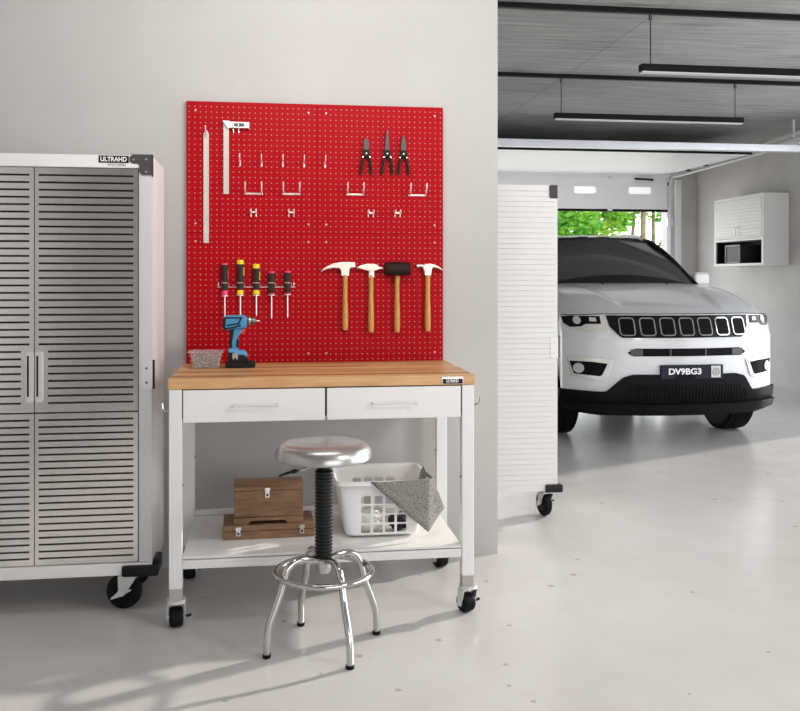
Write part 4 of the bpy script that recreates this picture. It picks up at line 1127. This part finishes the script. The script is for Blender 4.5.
# grille
gr_ = O('grille', patch([(-.592, 1.052), (.612, 1.052)], [(-.575, .965), (-.500, .876), (.535, .876), (.600, .965)], 40, 6, .010, .03), M['gloss_black'], car)
for k in range(7):
    cx = .028 + (k - 3) * .158
    def rr(g, w=.124, h=.146, c=(cx, .964)):
        r = .026; x0, x1, z0, z1 = c[0] - w / 2 + g, c[0] + w / 2 - g, c[1] - h / 2 + g, c[1] + h / 2 - g
        r = max(.01, r - g)
        U = [(x0, (z0 + z1) / 2), (x0, z1 - r), (x0 + r * .3, z1 - r * .3), (x0 + r, z1), (x1 - r, z1), (x1 - r * .3, z1 - r * .3), (x1, z1 - r), (x1, (z0 + z1) / 2)]
        L = [(x0, (z0 + z1) / 2), (x0, z0 + r), (x0 + r * .3, z0 + r * .3), (x0 + r, z0), (x1 - r, z0), (x1 - r * .3, z0 + r * .3), (x1, z0 + r), (x1, (z0 + z1) / 2)]
        return U, L
    U, L = rr(0); O('slot_ring', patch(U, L, 24, 4, .022, .014), M['chrome'], gr_)
    U, L = rr(.011); O('slot_mesh', patch(U, L, 24, 4, .0245, .004), M['grille_black'], gr_)
# headlights
for s in (-1, 1):
    X = lambda pts: [(x * s, z) for x, z in (pts if s > 0 else pts)]
    def PP(pts): return [(-x if s > 0 else x, z) for x, z in pts]
    hl = O('headlight', patch(PP([(-.905, 1.035), (-.84, 1.046), (-.598, 1.050)]), PP([(-.905, .985), (-.86, .935), (-.74, .912), (-.585, .928)]), 24, 6, .006, .03), M['drl'], car)
    O('headlight_mask', patch(PP([(-.90, 1.038), (-.84, 1.046), (-.64, 1.046)]), PP([(-.89, .985), (-.85, .955), (-.775, .962), (-.745, .982), (-.635, .985)]), 24, 4, .010, .006), M['gloss_black'], hl)
    c = (-.80, 1.012)
    ang = [PI * k / 8 for k in range(9)]
    O('headlight_lens', patch(PP([(c[0] - .026 * math.cos(a), c[1] + .033 * math.sin(a)) for a in ang]), PP([(c[0] - .026 * math.cos(a), c[1] - .033 * math.sin(a)) for a in ang]), 16, 4, .014, .006), M['lens'], hl)
    O('headlight_reflector', patch(PP([(-.715, 1.036), (-.67, 1.034)]), PP([(-.715, 1.003), (-.665, 1.003)]), 8, 3, .013, .004), M['lens'], hl)
    fg = O('fog_surround', patch(PP([(-.875, .722), (-.70, .712), (-.562, .694)]), PP([(-.845, .560), (-.66, .542), (-.612, .560)]), 24, 6, .014, .03), M['drl'], car)
    O('fog_recess', patch(PP([(-.862, .684), (-.70, .680), (-.603, .668)]), PP([(-.832, .582), (-.66, .566), (-.642, .578)]), 24, 4, .018, .006), M['grille_black'], fg)
    c2 = (-.800, .628)
    O('fog_lens', patch(PP([(c2[0] - .036 * math.cos(a), c2[1] + .040 * math.sin(a)) for a in ang]), PP([(c2[0] - .036 * math.cos(a), c2[1] - .040 * math.sin(a)) for a in ang]), 16, 4, .024, .006), M['lens'], fg)
# upper intake
it = O('upper_intake', patch([(-.452, .757), (-.40, .790), (.51, .790), (.562, .757)], [(-.452, .755), (-.415, .728), (.525, .728), (.562, .755)], 40, 3, .004, .02), M['grille_black'], car)
for a, b_ in ((-.43, -.335), (.43, .535)): O('intake_blank', patch([(a, .784), (b_, .784)], [(a, .734), (b_, .734)], 6, 2, .006, .004), M['dark_grey'], it)
for a in (-.115, .185): O('intake_bar', patch([(a - .006, .788), (a + .006, .788)], [(a - .006, .730), (a + .006, .730)], 2, 2, .006, .004), M['dark_grey'], it)
O('bumper_crease', patch([(-.93, .870), (-.60, .858), (.60, .858), (.93, .870)], [(-.93, .864), (-.60, .853), (.60, .853), (.93, .864)], 40, 1, .005, .01), M['car_white'], car)
# lower cladding
lc = O('lower_cladding', patch([(-.925, .452), (-.61, .442), (-.485, .558), (-.41, .583), (.46, .583), (.545, .56), (.62, .442), (.925, .452)], [(-.925, .30), (-.86, .272), (-.66, .250), (.66, .250), (.86, .272), (.925, .30)], 60, 10, .022, .08), M['car_black'], car)
O('lower_grille', patch([(-.475, .40), (-.45, .470), (-.40, .500), (.50, .500), (.555, .475), (.585, .40)], [(-.482, .352), (.592, .352)], 40, 5, .026, .01), M['grille_black'], lc)
bm = bmesh.new()
for k in range(36):
    x = -.445 + k * .0285
    h = .488 if -.42 < x < .52 else .455
    patch([(x - .005, h), (x + .005, h)], [(x - .005, .356), (x + .005, .356)], 1, 2, .031, .006, bm)
O('grille_ribs', bm, M['car_black'], lc)
O('lip', patch([(-.885, .350), (-.5, .345), (.5, .345), (.885, .350)], [(-.86, .290), (-.5, .272), (.5, .272), (.86, .290)], 60, 4, .055, .08), M['car_black'], lc)
# plate
def flat(x0, x1, z0, z1, y0, y1, m, par, bev=.002, name='p'): return O(name, box(B(), x0, x1, y0, y1, z0, z1, bev), m, par)
pl_ = flat(-.205, .320, .548, .660, -.020, .004, M['plate_navy'], car, .003, 'number_plate')
O('plate_lettering', text_bm('DV9BG3', .066, (-.003, -.0212, .606), width=.275, bold=.0022), M['text_white'], pl_)
em = flat(.217, .297, .557, .651, -.0235, -.019, simple('pale_badge', (.62, .62, .62), .4), pl_, .002, 'plate_badge')
bm = B(); tube(bm, [(.257 + .026 * math.cos(2 * PI * k / 24), -.0245, .604 + .028 * math.sin(2 * PI * k / 24)) for k in range(24)], .0035, 6, closed=True)
tube(bm, smooth_path([(.270, -.0245, .618), (.257, -.0245, .612), (.249, -.0245, .606), (.265, -.0245, .602), (.257, -.0245, .594), (.244, -.0245, .590)]), .003, 6)
O('plate_emblem', bm, M['text_grey'], pl_)
# wheels
for sx in (-1, 1):
    for yw in (.84, 3.48):
        R0 = .352; w = .215; cx = sx * .795; c = (cx, yw, R0)
        pr = [(.20, -w / 2 + .01), (R0 - .05, -w / 2), (R0 - .012, -w * .46)]
        for k in range(-3, 4):
            h = k * w * .13
            pr += [(R0 - .001, h - w * .045), (R0, h), (R0 - .001, h + w * .045), (R0 - .008, h + w * .055), (R0 - .008, h + w * .075)]
        pr += [(R0 - .012, w * .46), (R0 - .05, w / 2), (.20, w / 2 - .01)]
        ty = O('wheel', lathe(B(), pr, 64, 'x', c), M['rubber'], car)
        bm = B(); lathe(bm, [(.0, -.05), (.225, -.06), (.228, .085), (.215, .09), (.20, .06), (.0, .05)], 40, 'x', c)
        for k in range(5):
            a = 2 * PI * k / 5 + .3; d = Vector((0, math.cos(a), math.sin(a))); e = Vector((0, -math.sin(a), math.cos(a)))
            p0 = Vector(c) + Vector((sx * .085, 0, 0)); tube(bm, [p0 + d * .03, p0 + d * .21], [.03, .022], 8)
        O('rim', bm, M['rim'], ty)
        arch = []
        for k in range(15):
            a = PI * k / 14; arch.append((yw + .43 * math.cos(a), R0 + .43 * math.sin(a)))
        arch += [(yw - .43, .28), (yw - .37, .28)]
        for k in range(15):
            a = PI - PI * k / 14; arch.append((yw + .372 * math.cos(a), R0 + .372 * math.sin(a)))
        arch += [(yw + .37, .28), (yw + .43, .28)]
        a_, b_ = sorted((sx * .86, sx * .922)); bm = B(); prism(bm, arch, a_, b_, 'yz')
        O('wheel_arch', bm, M['car_black'], car)
for s in (-1, 1): 
    a_, b_ = sorted((s * .85, s * .918)); O('sill', box(B(), a_, b_, 1.25, 3.05, .27, .44, .01), M['car_black'], car)

# ------------------------------------------------------------------ light
w = bpy.data.worlds.new('sky'); scene.world = w; w.use_nodes = True
bg = w.node_tree.nodes['Background']; bg.inputs[0].default_value = (.91, .95, 1.0, 1); bg.inputs[1].default_value = 3.8
def sun(az_x, az_y, elev, strength, ang, col):
    l = bpy.data.lights.new('sun', 'SUN'); l.energy = strength; l.angle = math.radians(ang); l.color = col
    o = bpy.data.objects.new('sun', l); COL.objects.link(o)
    d = Vector((az_x, az_y, 0)).normalized() * math.cos(math.radians(elev)) + Vector((0, 0, math.sin(math.radians(elev))))
    o.rotation_euler = d.to_track_quat('Z', 'Y').to_euler(); return o
sun(.905, .425, 19.5, 4.7, 2.0, (1.0, .93, .84))
def area(name, loc, target, size, power, col=(1, 1, 1), size_y=None):
    l = bpy.data.lights.new(name, 'AREA'); l.energy = power; l.size = size; l.color = col
    if size_y: l.shape = 'RECTANGLE'; l.size_y = size_y
    o = bpy.data.objects.new(name, l); COL.objects.link(o); o.location = loc
    o.rotation_euler = (Vector(loc) - Vector(target)).to_track_quat('Z', 'Y').to_euler(); return o
area('ceiling_lamp_front', (2.9, .9, 2.75), (0.0, 4.3, 2.5), .6, 46, (1, .965, .93))
area('upper_wall_fill', (.25, 2.75, 2.72), (.25, 4.36, 2.35), 1.5, 22, (1, .97, .94), .2)  # unseen fill light, added to brighten the upper wall

vs = scene.view_settings
scene.display_settings.display_device = 'sRGB'
vs.view_transform = 'Standard'; vs.look = 'None'; vs.exposure = 0.0; vs.gamma = 1.0; vs.use_curve_mapping = False
try:
    scene.cycles.use_denoising = True
    scene.cycles.max_bounces = 12; scene.cycles.diffuse_bounces = 9
except Exception: pass
